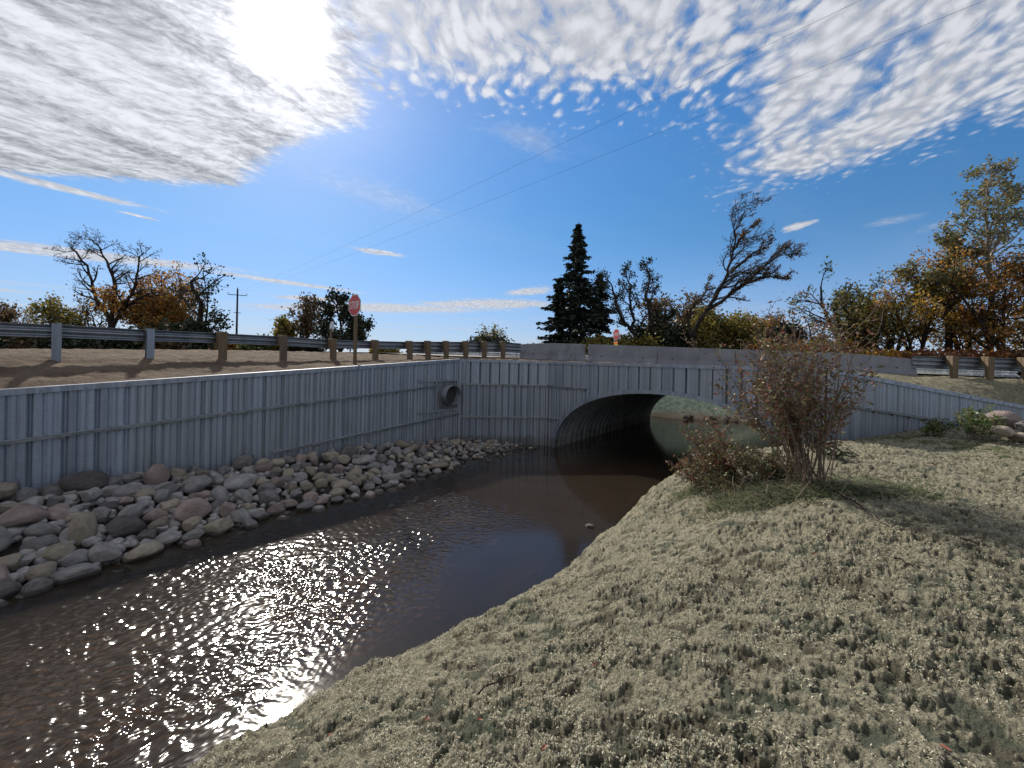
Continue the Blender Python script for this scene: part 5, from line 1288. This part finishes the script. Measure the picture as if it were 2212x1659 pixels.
# small green plants by the wall
def plant(label, u, v, d_, n, h, seed, mat=L_WEED):
    q = at(u, v, d_); z0 = bz(q.x, q.y); rng = random.Random(seed); nr = np.random.default_rng(seed); root = tag(empty('wild_plant', (q.x, q.y, z0)), label, 'plant'); segs = []; tips = []
    for s in range(n):
        d = Vector((rng.gauss(0, .35), rng.gauss(0, .35), 1)).normalized(); p = Vector((rng.gauss(0, .12), rng.gauss(0, .12), 0)); L = h*rng.uniform(.5, 1)
        for i in range(6):
            d = (d+Vector((rng.gauss(0, .12), rng.gauss(0, .12), 0))).normalized(); q2 = p+d*L/6; segs.append((*p, *q2, .005, .004)); p = q2; tips += [tuple(p)]*(i)
    V, F = prisms(segs, 4); link_mesh('stems', V, F, STEM, root)
    tp = np.array(tips); idx = nr.integers(0, len(tp), n*26); V, F = leaves_mesh(tp[idx]+nr.normal(size=(n*26, 3))*.05, .06, nr, .4, 1.8, fold=True); link_mesh('leaves', V, F, mat, root)
plant('bright green bushy weed by the foot of the right wing wall', 2105, 950, 10.2, 24, 1.0, 1)
plant('low brownish weed left of the bright green one', 2010, 945, 11.0, 14, .45, 2)
plant('small dark evergreen sprig rising beside the tall shrub', 1788, 940, 8.2, 8, .5, 3, L_DARK)
# sticks
def stick(label, u0, v0, u1, v1, r, mat=TWIG, seed=0, name='fallen_stick'):
    a = on_ray(u0, v0, bz); b = on_ray(u1, v1, bz); rng = random.Random(seed); pts = []
    for i in range(8):
        t = i/7; q = a.lerp(b, t); pts.append((q.x+rng.gauss(0, .012), q.y+rng.gauss(0, .012), bz(q.x, q.y)+.03+rng.uniform(0, .02)))
    mb = MB(); mb.tube(pts, [r*(1-.6*i/7) for i in range(8)], 6); tag(mb.build(name, mat, None, True), label, 'stick')
stick('short dark stick right of the tall shrub', 1870, 1036, 1945, 1058, .022, BARK, 1)
stick('long thin pale branch trailing from the foot of the tall shrub', 1800, 1062, 1915, 1142, .012, STEM, 2)
stick('thicker dark root lying beside the trailing branch', 1790, 1060, 1880, 1115, .022, BARK, 3)
stick('thin dark twig near the right edge of the bank', 2075, 1172, 2140, 1192, .012, BARK, 4)
stick('short dark twig on the bank below the pale branch', 1930, 1215, 1990, 1240, .010, BARK, 5)
stick('thin brown twig on the near bank left of centre', 1030, 1510, 1110, 1470, .006, BARK, 6)
stick('small upright dark twig at the bottom edge of the creek', 572, 1585, 570, 1565, .006, BARK, 7)
def fallen(label, u, v, s, seed, colr=L_RUST):
    q = on_ray(u, v, bz); nr = np.random.default_rng(seed); z = float(bank_z(np.array([q.x]), np.array([q.y]))[0])
    n = 9; a = np.linspace(0, 2*math.pi, n, endpoint=False); xs = np.cos(a)*s*(1+.0*a); ys = np.sin(a)*s*.5; zs = .35*s*np.abs(np.sin(a))+.012
    an = nr.uniform(0, 6.28); X = xs*math.cos(an)-ys*math.sin(an); Y = xs*math.sin(an)+ys*math.cos(an)
    V = [(q.x, q.y, z+.012)]+[(q.x+X[i], q.y+Y[i], z+zs[i]) for i in range(n)]
    o = link_mesh('fallen_leaf', V, [(0, 1+i, 1+(i+1) % n) for i in range(n)], M_LEAFR); tag(o, label, 'leaf')
M_LEAFR = simple('red_leaf', (.26, .075, .04), (.18, .05, .03), 20, .6)
for i, (u, v, w) in enumerate([(922, 1552, 'red brown fallen leaf on the near bank, left of the pair'), (1035, 1553, 'red brown fallen leaf on the near bank, right of the pair'), (712, 1582, 'red fallen leaf near the bottom edge, closest to the water'), (1285, 1440, 'small orange fallen leaf on the bank at centre'),
                               (2058, 1418, 'orange red fallen leaf on the bank right of centre'), (2200, 1392, 'red fallen leaf at the right edge of the bank'), (1760, 1205, 'small rust leaf lying below the grass at the shrub'), (1175, 1628, 'red fallen leaf at the bottom edge'), (2040, 1640, 'dull red leaf at the bottom right')]):
    fallen(w, u, v, .020 if v > 1300 else .028, i)
